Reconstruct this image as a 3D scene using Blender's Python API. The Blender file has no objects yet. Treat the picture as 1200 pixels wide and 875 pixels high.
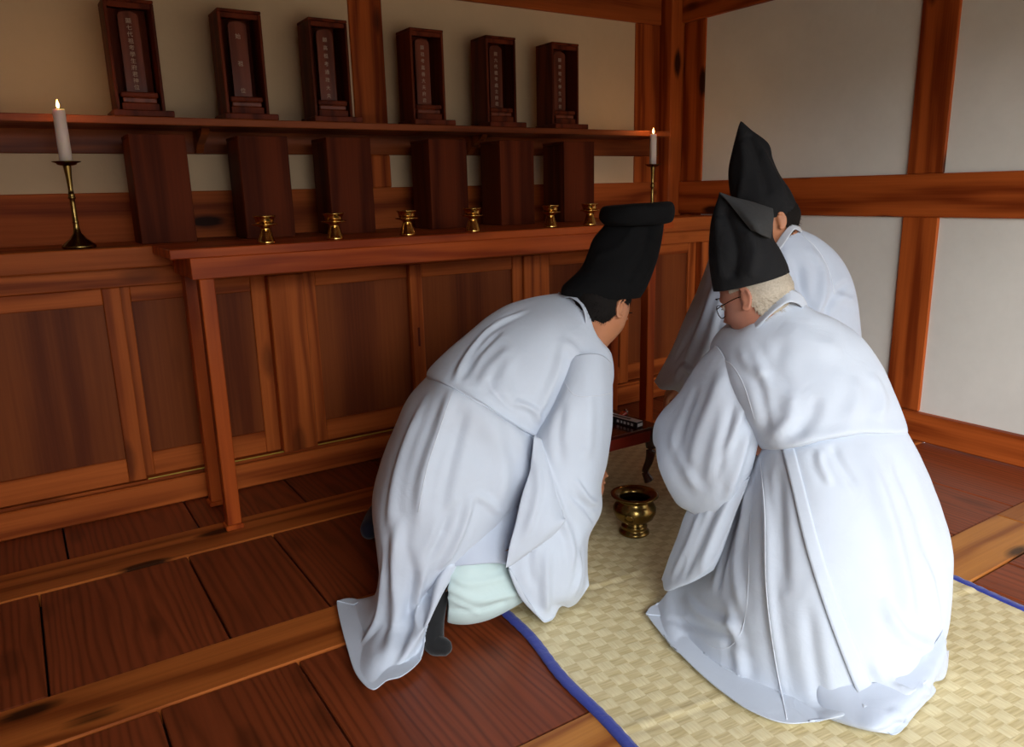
import bpy, bmesh, math, random
import numpy as np
from mathutils import Vector, Matrix
random.seed(7); np.random.seed(7)
S = bpy.context.scene
COL = S.collection
PI = math.pi

# ------------------------------------------------------------------ camera
CF = Vector((0.52708677, 0.81747847, -0.23218201))
CR = Vector((0.83714705, -0.54646891, -0.02359111))
CU = Vector((0.14616547, 0.18193592, 0.97238623))
CAM = Vector((0, 0, 1.2)); FPX = 895.486
cam = bpy.data.cameras.new('camera'); co = bpy.data.objects.new('camera', cam); COL.objects.link(co)
cam.sensor_width = 36.0; cam.lens = FPX / 1200 * 36.0; cam.clip_start = 0.02
M = Matrix((CR, CU, -CF)).transposed().to_4x4(); M.translation = CAM
co.matrix_world = M
S.camera = co
# ------------------------------------------------------------------ daylight, exposure
w = bpy.data.worlds.new('sky'); S.world = w; w.use_nodes = True
wn = w.node_tree.nodes; bg = wn['Background']
bg.inputs[0].default_value = (0.90, 0.95, 1.0, 1); bg.inputs[1].default_value = 2.6
def area(name, loc, rot, sx, sy, power, color):
    l = bpy.data.lights.new(name, 'AREA'); l.shape = 'RECTANGLE'; l.size = sx; l.size_y = sy
    l.energy = power; l.color = color
    o = bpy.data.objects.new(name, l); COL.objects.link(o); o.location = loc; o.rotation_euler = rot
    return o
# overcast daylight coming in through the open front of the hall
la = area('sky_daylight', (-1.7, -5.8, 4.2), (0, 0, 0), 7.5, 4.0, 1130, (0.93, 0.965, 1.0))
la.rotation_euler = (Vector((2.2, 1.5, .3)) - la.location).to_track_quat('-Z', 'Y').to_euler()
S.view_settings.view_transform = 'Standard'; S.view_settings.look = 'None'
S.view_settings.gamma = 1.0; S.view_settings.exposure = 0.0
S.render.film_transparent = False

# ------------------------------------------------------------------ helpers
def ray(px, py):
    return CF + CR * ((px - 600) / FPX) + CU * ((437.5 - py) / FPX)
def at(px, py, r):                       # point seen at a pixel, r metres away over the ground
    d = ray(px, py); return CAM + d * (r / math.hypot(d.x, d.y))
def link(name, me, mat=None, parent=None):
    o = bpy.data.objects.new(name, me); COL.objects.link(o)
    if mat: me.materials.append(mat)
    if parent is not None:
        o.parent = parent
        o.location = -Vector(parent.location) if not parent.get('_local') else (0, 0, 0)
    return o
def tag(o, label=None, cat=None, group=None, kind=None):
    if label: o['label'] = label
    if cat: o['category'] = cat
    if group: o['group'] = group
    if kind: o['kind'] = kind
    return o
def empty(name, loc=(0, 0, 0), label=None, cat=None, group=None, kind=None, local=False, rz=0):
    o = bpy.data.objects.new(name, None); COL.objects.link(o); o.location = loc
    o.empty_display_size = .05; o.rotation_euler.z = rz
    if local: o['_local'] = 1
    return tag(o, label, cat, group, kind)
def mesh(name, verts, faces, smooth=False):
    me = bpy.data.meshes.new(name); me.from_pydata([tuple(v) for v in verts], [], faces); me.update()
    if smooth:
        for p in me.polygons: p.use_smooth = True
    return me
def box(name, x0, x1, y0, y1, z0, z1, mat, parent=None, bev=0.003, smooth=False):
    """bevelled board whose mesh is centred on itself; placed in the world (or the parent's frame)"""
    bm = bmesh.new(); bmesh.ops.create_cube(bm, size=1)
    for v in bm.verts: v.co = Vector((v.co.x * (x1 - x0), v.co.y * (y1 - y0), v.co.z * (z1 - z0)))
    if bev: bmesh.ops.bevel(bm, geom=bm.edges[:], offset=bev, segments=1, affect='EDGES')
    me = bpy.data.meshes.new(name); bm.to_mesh(me); bm.free()
    me.materials.append(mat)
    o = bpy.data.objects.new(name, me); COL.objects.link(o)
    c = Vector(((x0 + x1) / 2, (y0 + y1) / 2, (z0 + z1) / 2))
    if parent is not None:
        o.parent = parent
        # parents sit unrotated while building: child frame = world minus the chain of locations
        q = parent
        while q is not None: c = c - Vector(q.location); q = q.parent
        if parent.get('_local'): c = Vector(((x0 + x1) / 2, (y0 + y1) / 2, (z0 + z1) / 2))
    o.location = c
    return o
def lathe(name, prof, mat, parent=None, seg=40, loc=(0, 0, 0), smooth=True):
    verts = []; faces = []
    n = len(prof)
    for i in range(seg):
        a = 2 * PI * i / seg
        for r, z in prof: verts.append((r * math.cos(a), r * math.sin(a), z))
    for i in range(seg):
        j = (i + 1) % seg
        for k in range(n - 1):
            faces.append((i * n + k, j * n + k, j * n + k + 1, i * n + k + 1))
    me = mesh(name, verts, faces)
    bm = bmesh.new(); bm.from_mesh(me); bmesh.ops.remove_doubles(bm, verts=bm.verts, dist=1e-5)
    bmesh.ops.recalc_face_normals(bm, faces=bm.faces)
    bm.to_mesh(me); bm.free()
    if smooth:
        for p in me.polygons: p.use_smooth = True
    me.materials.append(mat)
    o = bpy.data.objects.new(name, me); COL.objects.link(o); o.location = loc
    if parent is not None: o.parent = parent
    return o
def copy_tree(o, parent=None):
    c = o.copy(); COL.objects.link(c)
    if parent is not None: c.parent = parent
    for ch in list(o.children): copy_tree(ch, c)
    return c

# ------------------------------------------------------------------ materials
def srgb(h):
    return tuple(((c / 255) / 12.92 if c / 255 <= .04045 else ((c / 255 + .055) / 1.055) ** 2.4) for c in h) + (1,)
def new_mat(name):
    m = bpy.data.materials.new(name); m.use_nodes = True
    nt = m.node_tree; return m, nt, nt.nodes['Principled BSDF']
def N(nt, t, **kw):
    n = nt.nodes.new(t)
    for k, v in kw.items():
        if k.startswith('i_'):
            key = k[2:]; key = int(key) if key.isdigit() else key
            n.inputs[key].default_value = v
        else: setattr(n, k, v)
    return n
def math_n(nt, op, a, b=None):
    n = nt.nodes.new('ShaderNodeMath'); n.operation = op
    for i, q in enumerate((a, b)):
        if q is None: continue
        if isinstance(q, (int, float)): n.inputs[i].default_value = q
        else: nt.links.new(q, n.inputs[i])
    return n.outputs[0]
def wood(name, dark, light, axis='x', rough=.38, ring=55, knots=.5, vary=.25, coat=.25, fine=1.0, bump=.25, spec=.10, warp_a=.22, con=1.0):
    """sawn timber: growth rings around an off-centre pith running along `axis`, fine streaks, knots"""
    m, nt, bs = new_mat(name); L = nt.links.new
    tc = N(nt, 'ShaderNodeTexCoord'); oi = N(nt, 'ShaderNodeObjectInfo')
    off = N(nt, 'ShaderNodeVectorMath', operation='MULTIPLY_ADD')
    comb = N(nt, 'ShaderNodeCombineXYZ')
    r1 = math_n(nt, 'MULTIPLY', oi.outputs['Random'], 37.0)
    for i in range(3): L(r1, comb.inputs[i])
    add = N(nt, 'ShaderNodeVectorMath', operation='ADD'); L(tc.outputs['Object'], add.inputs[0])
    sep = N(nt, 'ShaderNodeSeparateXYZ'); L(tc.outputs['Object'], sep.inputs[0])
    ax = {'x': 0, 'y': 1, 'z': 2}[axis]; oth = [i for i in range(3) if i != ax]
    sc = [1.0, 1.0, 1.0]; sc[ax] = .13
    mp = N(nt, 'ShaderNodeMapping'); mp.inputs['Scale'].default_value = sc; L(tc.outputs['Object'], mp.inputs[0])
    rndoff = N(nt, 'ShaderNodeVectorMath', operation='ADD'); L(mp.outputs[0], rndoff.inputs[0]); L(comb.outputs[0], rndoff.inputs[1])
    warp = N(nt, 'ShaderNodeTexNoise'); warp.inputs['Scale'].default_value = 5.0; warp.inputs['Detail'].default_value = 3; L(rndoff.outputs[0], warp.inputs[0])
    wsep = N(nt, 'ShaderNodeSeparateColor'); L(warp.outputs['Color'], wsep.inputs[0])
    o0, o1 = sep.outputs[oth[0]], sep.outputs[oth[1]]
    fr = math_n(nt, 'FRACT', math_n(nt, 'MULTIPLY', oi.outputs['Random'], 7.31))
    u = math_n(nt, 'ADD', math_n(nt, 'ADD', o0, math_n(nt, 'MULTIPLY', math_n(nt, 'SUBTRACT', fr, .5), .22)), math_n(nt, 'MULTIPLY', math_n(nt, 'SUBTRACT', wsep.outputs[0], .5), warp_a))
    v = math_n(nt, 'ADD', math_n(nt, 'ADD', o1, .03), math_n(nt, 'MULTIPLY', math_n(nt, 'SUBTRACT', wsep.outputs[1], .5), warp_a))
    rr = math_n(nt, 'SQRT', math_n(nt, 'ADD', math_n(nt, 'MULTIPLY', u, u), math_n(nt, 'MULTIPLY', v, v)))
    sn = math_n(nt, 'SINE', math_n(nt, 'MULTIPLY', rr, ring * 2 * PI / 2.2))
    ringv = math_n(nt, 'POWER', math_n(nt, 'MULTIPLY_ADD', sn, .5) if False else math_n(nt, 'ADD', math_n(nt, 'MULTIPLY', sn, .5), .5), 2.2)
    # fine streaks
    sc2 = [90.0 * fine] * 3; sc2[ax] = 2.2
    mp2 = N(nt, 'ShaderNodeMapping'); mp2.inputs['Scale'].default_value = sc2; L(add.outputs[0], mp2.inputs[0]); L(comb.outputs[0], add.inputs[1])
    st = N(nt, 'ShaderNodeTexNoise'); st.inputs['Scale'].default_value = 1.0; st.inputs['Detail'].default_value = 3; L(mp2.outputs[0], st.inputs[0])
    # broad tone
    sc3 = [4.0] * 3; sc3[ax] = 1.0
    mp3 = N(nt, 'ShaderNodeMapping'); mp3.inputs['Scale'].default_value = sc3; L(add.outputs[0], mp3.inputs[0])
    bt = N(nt, 'ShaderNodeTexNoise'); bt.inputs['Scale'].default_value = 1.0; bt.inputs['Detail'].default_value = 2; L(mp3.outputs[0], bt.inputs[0])
    f = math_n(nt, 'ADD', math_n(nt, 'ADD', math_n(nt, 'MULTIPLY', ringv, .42 * con), math_n(nt, 'MULTIPLY', st.outputs['Fac'], .45)), math_n(nt, 'MULTIPLY', bt.outputs['Fac'], .35))
    cr = N(nt, 'ShaderNodeValToRGB'); cr.color_ramp.elements[0].position = .28; cr.color_ramp.elements[1].position = .86
    cr.color_ramp.elements[0].color = srgb(light); cr.color_ramp.elements[1].color = srgb(dark)
    L(f, cr.inputs[0])
    # knots
    sc4 = [6.0] * 3; sc4[ax] = 2.2
    mp4 = N(nt, 'ShaderNodeMapping'); mp4.inputs['Scale'].default_value = sc4; L(add.outputs[0], mp4.inputs[0])
    vo = N(nt, 'ShaderNodeTexVoronoi'); vo.inputs['Scale'].default_value = 1.0; L(mp4.outputs[0], vo.inputs[0])
    kd = math_n(nt, 'ADD', vo.outputs['Distance'], math_n(nt, 'MULTIPLY', math_n(nt, 'SUBTRACT', st.outputs['Fac'], .5), .12))
    km = N(nt, 'ShaderNodeMapRange'); km.inputs['From Min'].default_value = .13; km.inputs['From Max'].default_value = .22
    km.inputs['To Min'].default_value = knots; km.inputs['To Max'].default_value = 0.0; L(kd, km.inputs[0])
    mixk = N(nt, 'ShaderNodeMix', data_type='RGBA'); L(km.outputs[0], mixk.inputs[0]); L(cr.outputs[0], mixk.inputs[6])
    mixk.inputs[7].default_value = srgb(tuple(int(c * .30) for c in dark))
    hsv = N(nt, 'ShaderNodeHueSaturation'); L(mixk.outputs[2], hsv.inputs['Color'])
    val = math_n(nt, 'ADD', 1 - vary / 2, math_n(nt, 'MULTIPLY', oi.outputs['Random'], vary)); L(val, hsv.inputs['Value'])
    L(hsv.outputs[0], bs.inputs['Base Color'])
    bs.inputs['Roughness'].default_value = rough; bs.inputs['Specular IOR Level'].default_value = spec
    bs.inputs['Coat Weight'].default_value = coat; bs.inputs['Coat Roughness'].default_value = .22
    bp = N(nt, 'ShaderNodeBump'); bp.inputs['Strength'].default_value = bump; bp.inputs['Distance'].default_value = .002; L(f, bp.inputs['Height']); L(bp.outputs[0], bs.inputs['Normal'])
    return m
def plaster(name, col):
    m, nt, bs = new_mat(name); L = nt.links.new
    tc = N(nt, 'ShaderNodeTexCoord'); n = N(nt, 'ShaderNodeTexNoise'); n.inputs['Scale'].default_value = 2.2; n.inputs['Detail'].default_value = 8; n.inputs['Roughness'].default_value = .7
    L(tc.outputs['Object'], n.inputs[0])
    cr = N(nt, 'ShaderNodeValToRGB'); cr.color_ramp.elements[0].position = .3; cr.color_ramp.elements[1].position = .7
    cr.color_ramp.elements[0].color = srgb(tuple(int(c * .95) for c in col)); cr.color_ramp.elements[1].color = srgb(col)
    L(n.outputs['Fac'], cr.inputs[0]); L(cr.outputs[0], bs.inputs['Base Color']); bs.inputs['Roughness'].default_value = .9
    n2 = N(nt, 'ShaderNodeTexNoise'); n2.inputs['Scale'].default_value = 60; n2.inputs['Detail'].default_value = 5; L(tc.outputs['Object'], n2.inputs[0])
    bp = N(nt, 'ShaderNodeBump'); bp.inputs['Strength'].default_value = .15; bp.inputs['Distance'].default_value = .004; L(n2.outputs['Fac'], bp.inputs['Height']); L(bp.outputs[0], bs.inputs['Normal'])
    return m
def plain(name, col, rough=.5, metal=0, coat=0, noise=0, nscale=30, emis=None, es=0, sss=0, bump=0):
    m, nt, bs = new_mat(name); L = nt.links.new
    bs.inputs['Base Color'].default_value = srgb(col); bs.inputs['Roughness'].default_value = rough
    bs.inputs['Metallic'].default_value = metal; bs.inputs['Coat Weight'].default_value = coat
    tc = N(nt, 'ShaderNodeTexCoord'); n = N(nt, 'ShaderNodeTexNoise'); n.inputs['Scale'].default_value = nscale; n.inputs['Detail'].default_value = 4; L(tc.outputs['Object'], n.inputs[0])
    if noise:
        mx = N(nt, 'ShaderNodeMix', data_type='RGBA'); L(n.outputs['Fac'], mx.inputs[0])
        mx.inputs[6].default_value = srgb(tuple(max(0, int(c * (1 - noise))) for c in col)); mx.inputs[7].default_value = srgb(tuple(min(255, int(c * (1 + noise))) for c in col))
        L(mx.outputs[2], bs.inputs['Base Color'])
    if bump:
        bp = N(nt, 'ShaderNodeBump'); bp.inputs['Strength'].default_value = bump; bp.inputs['Distance'].default_value = .002; L(n.outputs['Fac'], bp.inputs['Height']); L(bp.outputs[0], bs.inputs['Normal'])
    if emis: bs.inputs['Emission Color'].default_value = srgb(emis); bs.inputs['Emission Strength'].default_value = es
    if sss: bs.inputs['Subsurface Weight'].default_value = sss; bs.inputs['Subsurface Radius'].default_value = (.012, .004, .002); bs.inputs['Subsurface Scale'].default_value = 1.0
    return m
def weave_cloth(name, col, rough=.8, scale=900, sheen=.2, bump=.12, noise=.03, alpha=None, trans=0):
    m, nt, bs = new_mat(name); L = nt.links.new
    tc = N(nt, 'ShaderNodeTexCoord')
    n = N(nt, 'ShaderNodeTexNoise'); n.inputs['Scale'].default_value = 7; n.inputs['Detail'].default_value = 4; L(tc.outputs['Object'], n.inputs[0])
    mx = N(nt, 'ShaderNodeMix', data_type='RGBA'); L(n.outputs['Fac'], mx.inputs[0])
    mx.inputs[6].default_value = srgb(tuple(int(c * (1 - noise)) for c in col)); mx.inputs[7].default_value = srgb(tuple(min(255, int(c * (1 + noise))) for c in col))
    L(mx.outputs[2], bs.inputs['Base Color']); bs.inputs['Roughness'].default_value = rough; bs.inputs['Sheen Weight'].default_value = sheen
    n2 = N(nt, 'ShaderNodeTexNoise'); n2.inputs['Scale'].default_value = scale; n2.inputs['Detail'].default_value = 1; L(tc.outputs['Object'], n2.inputs[0])
    n3 = N(nt, 'ShaderNodeTexNoise'); n3.inputs['Scale'].default_value = 14; n3.inputs['Detail'].default_value = 3; n3.inputs['Distortion'].default_value = 1.2; L(tc.outputs['Object'], n3.inputs[0])
    s = math_n(nt, 'ADD', math_n(nt, 'MULTIPLY', n2.outputs['Fac'], .25), math_n(nt, 'MULTIPLY', n3.outputs['Fac'], 3.0))
    bp = N(nt, 'ShaderNodeBump'); bp.inputs['Strength'].default_value = bump; bp.inputs['Distance'].default_value = .004; L(s, bp.inputs['Height']); L(bp.outputs[0], bs.inputs['Normal'])
    if alpha: bs.inputs['Alpha'].default_value = alpha
    return m
PD, PLt = (84, 30, 12), (168, 84, 38)
W_floor_plank = wood('floor_plank_pine', (88, 38, 18), (140, 66, 34), 'y', rough=.36, ring=105, warp_a=.13, con=.62, knots=.35, vary=.3, coat=.0, spec=.24)
W_floor_beam = wood('floor_beam_pine', (124, 58, 22), (188, 104, 46), 'x', rough=.36, ring=26, knots=.95, vary=.12, coat=.0, spec=.24)
W_floor_beam_light = wood('floor_beam_pale_pine', (150, 84, 34), (206, 136, 62), 'x', rough=.36, ring=26, knots=.9, vary=.1, coat=.0, spec=.24)
W_beam_x = wood('timber_beam_along_x', (110, 44, 16), (176, 88, 38), 'x', rough=.55, ring=22, knots=.95, vary=.12, coat=.0)
W_beam_y = wood('timber_beam_along_y', (120, 48, 16), (186, 92, 38), 'y', rough=.5, ring=24, knots=.95, vary=.12, coat=.05)
W_post = wood('timber_post', (120, 48, 16), (186, 92, 38), 'z', rough=.52, ring=24, knots=.95, vary=.12, coat=.0)
W_cab_x = wood('cabinet_pine_x', (128, 56, 20), (190, 98, 42), 'x', rough=.5, ring=26, knots=.4, vary=.1, coat=.03)
W_cab_z = wood('cabinet_pine_z', (128, 56, 20), (190, 98, 42), 'z', rough=.5, ring=26, knots=.4, vary=.1, coat=.03)
W_panel = wood('cabinet_panel_veneer', (96, 42, 18), (134, 68, 30), 'z', rough=.5, ring=9, knots=.12, vary=.1, coat=.04)
W_table = wood('altar_table_pine', (136, 52, 18), (184, 84, 32), 'x', rough=.42, ring=30, knots=.25, vary=.06, coat=.08)
W_table_z = wood('altar_table_leg_pine', (140, 56, 20), (188, 88, 34), 'z', rough=.42, ring=30, knots=.25, vary=.06, coat=.08)
W_redbox = wood('tall_box_walnut', (70, 27, 13), (106, 46, 23), 'z', rough=.5, ring=16, knots=.0, vary=.1, coat=.0, bump=.1, spec=.04)
W_shelf = wood('shelf_pine', (98, 42, 18), (148, 74, 34), 'x', rough=.5, ring=24, knots=.1, vary=.1, coat=.05)
W_case = wood('case_walnut', (70, 27, 15), (112, 48, 27), 'z', rough=.45, ring=30, knots=.0, vary=.1, coat=.03, bump=.1, spec=.06)
W_plaque = wood('plaque_wood', (88, 40, 26), (124, 62, 42), 'z', rough=.4, ring=34, knots=.0, vary=.1, coat=.3)
W_dark = wood('ceiling_pine', (82, 40, 20), (130, 76, 42), 'x', rough=.6, ring=22, knots=.6, vary=.2, coat=0)
W_lacq = plain('dark_red_lacquer', (74, 20, 14), rough=.25, coat=.4, noise=.12, nscale=14)
W_lacq2 = plain('red_lacquer_apron', (128, 34, 18), rough=.28, coat=.4, noise=.12, nscale=14)
PLAS = plaster('lime_plaster', (238, 236, 226))
PLAS2 = plaster('lime_plaster_warm_bounce', (214, 184, 148))  # white plaster again, with warm bounce off the wood put into its colour
BRASS = plain('polished_brass', (214, 170, 92), rough=.16, metal=1, noise=.08, nscale=40)
BRASS_D = plain('aged_brass', (132, 108, 60), rough=.24, metal=1, noise=.15, nscale=30)
WAX = plain('candle_wax', (236, 216, 204), rough=.45, sss=.4)
WAX.node_tree.nodes['Principled BSDF'].inputs['Subsurface Radius'].default_value = (.012, .006, .003)
FLAME = plain('candle_flame', (255, 190, 90), emis=(255, 196, 110), es=14)
WICK = plain('wick', (25, 20, 18), rough=.9)
SUB = plain('under_floor', (12, 7, 5), rough=.9)
GAP_LIGHT = plain('yellow_gap_light', (190, 160, 60), rough=.4)  # plain yellow standing in for light in the gap under the doors
GROUND = plain('courtyard_sand', (196, 186, 168), rough=.95, noise=.08, nscale=3)

# ------------------------------------------------------------------ measured planes
YB, XR = 3.59, 3.509          # back wall, right wall
XL, YF, ZC = -2.4, -0.9, 2.62  # left wall, front, ceiling
ZRT, ZRB = 1.232, 1.04
# floor: long beams with planks grooved between them
floor = empty('floor', (0, 0, 0), kind='structure')
box('floor_underside', XL, XR, YF, YB, -.2, -.055, SUB, floor, 0)
beams = [(2.667, 2.880), (1.838, 2.048), (1.035, 1.232), (.215, .415), (-.62, -.42)]
for i, (a, b) in enumerate(beams):
    box('floor_beam', XL, 1.98 if i % 2 else 2.9, a, b, -.05, .0, (W_floor_beam_light if i in (2, 3) else W_floor_beam), floor, .004)
    box('floor_beam', (1.98 if i % 2 else 2.9) + .003, XR, a, b, -.05, .0, (W_floor_beam_light if i in (2, 3) else W_floor_beam), floor, .004)
rows = [(2.884, YB, [-.45, .015, .447, .86, 1.27, 1.7, 2.12, 2.55, 3.04]),
        (2.052, 2.663, [-1.5, -1.05, -.55, -.08, .362, .655, 1.1, 1.5, 1.95, 2.4, 2.78, 3.04]),
        (1.236, 1.834, [-1.3, -.8, -.35, .142, .483, 1.06, 1.5, 1.98, 2.38, 2.62, 3.037]),
        (.419, 1.031, [-1.3, -.8, -.35, .10, .55, 1.02, 1.5, 1.98, 2.33, 2.55, 2.98]),
        (-.416, .211, [-1.3, -.8, -.35, .10, .55, 1.02, 1.5, 1.98, 2.36, 2.6, 3.0])]
for a, b, js in rows:
    xs = [XL] + js + [XR]
    for x0, x1 in zip(xs[:-1], xs[1:]):
        dz = random.uniform(-.0025, .0)
        box('floor_plank', x0 + .003, x1 - .003, a, b, -.045, -.002 + dz, W_floor_plank, floor, .003)
# back wall: plaster panels framed by posts and rails
wb = empty('wall_back', (0, 0, 0), kind='structure')
PY = YB + .012
box('plaster_field', XL, XR + .3, PY, PY + .1, 0, ZC, PLAS2, wb, 0)
PM0, PM1 = 1.468, 1.634
for a, b in ((-.62, -.45), (PM0, PM1), (3.231, 3.418)):
    box('wall_post', a, b, YB, YB + .05, 1.384, 2.13, W_post, wb, .004)
    box('wall_post', a, b, YB, YB + .05, ZRT, 1.384, W_post, wb, .004) if a > 1 else None
box('lower_rail', XL, 3.42, YB - .002, YB + .05, .95, ZRT, W_beam_x, wb, .004)
box('shelf_rail', XL, 2.066, YB - .004, YB + .05, 1.386, 1.50, W_shelf, wb, .003)
box('shelf_rail', 2.070, 3.42, YB - .004, YB + .05, 1.386, 1.50, W_shelf, wb, .003)
box('upper_beam', XL, 3.42, YB - .01, YB + .06, 2.13, 2.36, W_beam_x, wb, .005)
box('lower_panel_board', XL, 3.42, YB, YB + .05, .0, .95, W_shelf, wb, 0)
# right wall
wr = empty('wall_right', (0, 0, 0), kind='structure')
box('plaster_field', XR + .010, XR + .11, YF, YB, 0, ZC, PLAS, wr, 0)
box('corner_post', 3.415, XR + .1, 3.486, YB + .1, 0, ZC, W_post, wr, .008)
for a, b in ((3.316, 3.482),):
    box('wall_post', XR, XR + .05, a, b, ZRT, 2.132, W_post, wr, .004)
    box('wall_post', XR, XR + .05, a, b, .13, ZRB, W_post, wr, .004)
for a, b in ((1.882, 2.048), (.25, .42), (-.9, -.72)):
    box('wall_post', XR - .004, XR + .05, a, b, ZRT, 2.132, W_post, wr, .004)
    box('wall_post', XR - .004, XR + .05, a, b, .135, ZRB, W_post, wr, .004)
box('middle_rail', XR - .012, XR + .05, YF, 3.486, ZRB, ZRT, W_beam_y, wr, .006)
box('upper_beam', XR - .02, XR + .06, YF, 3.486, 2.132, 2.36, W_beam_y, wr, .006)
box('wall_sill', XR - .03, XR + .05, YF, 3.486, 0, .133, W_beam_y, wr, .006)
# left wall, front lintel and the open front, ceiling with rafters
wl = empty('wall_left', (0, 0, 0), kind='structure')
box('plaster_field', XL - .1, XL, YF, YB, 0, ZC, PLAS2, wl, 0)
box('wall_post', XL - .02, XL + .05, 1.0, 1.18, 0, ZC, W_post, wl, .004)
box('middle_rail', XL - .02, XL + .04, YF, YB, ZRB, ZRT, W_beam_y, wl, .004)
wf = empty('wall_front', (0, 0, 0), kind='structure')
box('plaster_field', XL, -.6, YF - .1, YF, 0, ZC, PLAS2, wf, 0)
box('front_lintel', -.6, XR + .1, YF - .12, YF + .06, 1.98, 2.2, W_beam_x, wf, .006)
box('plaster_field', -.6, XR + .1, YF - .1, YF, 2.2, ZC, PLAS2, wf, 0)
box('front_post', -.7, -.5, YF - .15, YF + .05, 0, 1.98, W_post, wf, .006)
cl = empty('ceiling', (0, 0, 0), kind='structure')
xs = np.linspace(XL, XR + .1, 13)
for a, b in zip(xs[:-1], xs[1:]):
    box('ceiling_board', a + .003, b - .003, YF - 1.2, YB + .1, ZC, ZC + .04, wood_c if False else W_dark, cl, 0)
for y in (-.2, .9, 2.0, 3.1):
    box('ceiling_beam', XL, XR, y, y + .14, ZC - .16, ZC, W_dark, cl, .008)
g = box('courtyard_ground', -14, 16, -22, YF - .35, -.75, -.6, GROUND, None, 0); tag(g, kind='structure')
g = box('horizon_sky_blocker', -14, 16, -9.2, -9, -.6, 1.9, GROUND, None, 0); tag(g, kind='structure')  # unseen, added to keep horizon sky off the upper walls
g = box('stone_step', -1, 5, YF - 1.2, YF - .12, -.6, -.12, GROUND, None, .01); tag(g, kind='structure')

# ------------------------------------------------------------------ altar cabinet
cab = empty('altar_cabinet', (1.2, 3.35, 0), 'built-in pine cabinet with framed panel doors below the counter', 'cabinet')
CY = 3.20
box('plinth_sill', -2.3, 3.42, 3.181, 3.30, 0, .105, W_cab_x, cab, .006)
box('base_rail', -2.3, 3.42, 3.196, 3.30, .106, .118, W_cab_x, cab, .001)
box('top_rail', -2.3, 3.47, 3.19, 3.24, .885, .955, W_cab_x, cab, .003)
box('back_board', -2.3, 3.42, 3.50, 3.52, .0, .98, W_panel, cab, 0)
posts = [-1.66, -.385, .872, 2.141, 3.40]
for x in posts:
    box('cabinet_post', x, x + (.15 if x < 3.3 else .10) if x < 2 or x > 3 else x + .104, 3.185, 3.26, .119, .884, W_cab_z, cab, .004)
def door(x0, x1, y, pull=None):
    d = empty('door', (x0, y, 0)); d.parent = cab; d.location = Vector((x0, y, 0)) - Vector(cab.location)
    sw = .062
    def b(n, *a, **k): return box(n, *a, **k)
    for a0, a1 in ((x0, x0 + sw), (x1 - sw, x1)):
        o = box('stile', a0, a1, y - .012, y + .014, .122, .884, W_cab_z, d, .003)
    box('rail', x0 + sw, x1 - sw, y - .010, y + .014, .122, .218, W_cab_x, d, .003)
    box('rail', x0 + sw, x1 - sw, y - .010, y + .014, .822, .884, W_cab_x, d, .003)
    box('door_panel', x0 + sw - .005, x1 - sw + .005, y, y + .008, .21, .83, W_panel, d, 0)
    if pull:
        box('finger_pull', pull - .006, pull + .006, y - .0125, y - .0105, .50, .59, W_lacq, d, .001)
    return d
bays = [(-1.51, -.385), (-.235, .872), (1.022, 2.141), (2.245, 3.40)]
for i, (a, b) in enumerate(bays):
    m_ = (a + b) / 2
    if i == 1:
        door(m_ - .02, b, 3.243); door(a, .325, 3.212, pull=.0)
    elif i == 2:
        door(a, m_ + .0, 3.243); door(1.518, b, 3.212, pull=1.55)
    else:
        door(a, m_ + .03, 3.212); door(m_ - .03, b, 3.243)
box('gap_light_strip', .33, .872, 3.2, 3.206, .1185, .1225, GAP_LIGHT, cab, 0)  # strip coloured as gap light below the doors
box('gap_light_strip', 1.02, 1.515, 3.2, 3.206, .1185, .1225, GAP_LIGHT, cab, 0)
ct = empty('altar_counter', (1.2, 3.35, .955), 'long pine counter board lying on the cabinet along the back wall', 'counter')
box('front_board', -2.3, XR - .02, 3.13, 3.165, .957, 1.034, W_cab_x, ct, .004)
box('counter_board', -2.3, 3.41, 3.165, 3.585, 1.005, 1.034, W_cab_x, ct, .002)
box('counter_board', 3.41, XR - .02, 3.165, 3.312, 1.005, 1.034, W_cab_x, ct, .001)

# ------------------------------------------------------------------ long ritual table in front of the counter
tb = empty('ritual_table', (1.55, 2.95, 0), 'long narrow pine ritual table standing in front of the altar counter', 'table')
TX0, TX1, TY0, TY1 = .444, 2.76, 2.775, 3.125
box('table_top', TX0, TX1, TY0, TY1, 1.003, 1.036, W_table, tb, .003)
box('apron', TX0 + .062, TX1 - .062, TY0 + .001, TY0 + .03, .931, 1.003, W_table, tb, .002)
box('apron', TX0 + .062, TX1 - .062, TY1 - .04, TY1 - .01, .931, 1.003, W_table, tb, .002)
box('apron', TX0 + .064, TX0 + .09, TY0 + .031, TY1 - .041, .931, 1.003, W_table, tb, .002)
box('apron', TX1 - .09, TX1 - .064, TY0 + .031, TY1 - .041, .931, 1.003, W_table, tb, .002)
for lx in (.528, 2.60):
    for ly in (TY0 + .003, TY1 - .07):
        l = box('leg', lx, lx + .05, ly, ly + .055, .02, .931, W_table_z, tb, .003)
        box('leg_shoe', lx - .007, lx + .057, ly - .004, ly + .060, .0, .02, W_table_z, l, .004)

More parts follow.
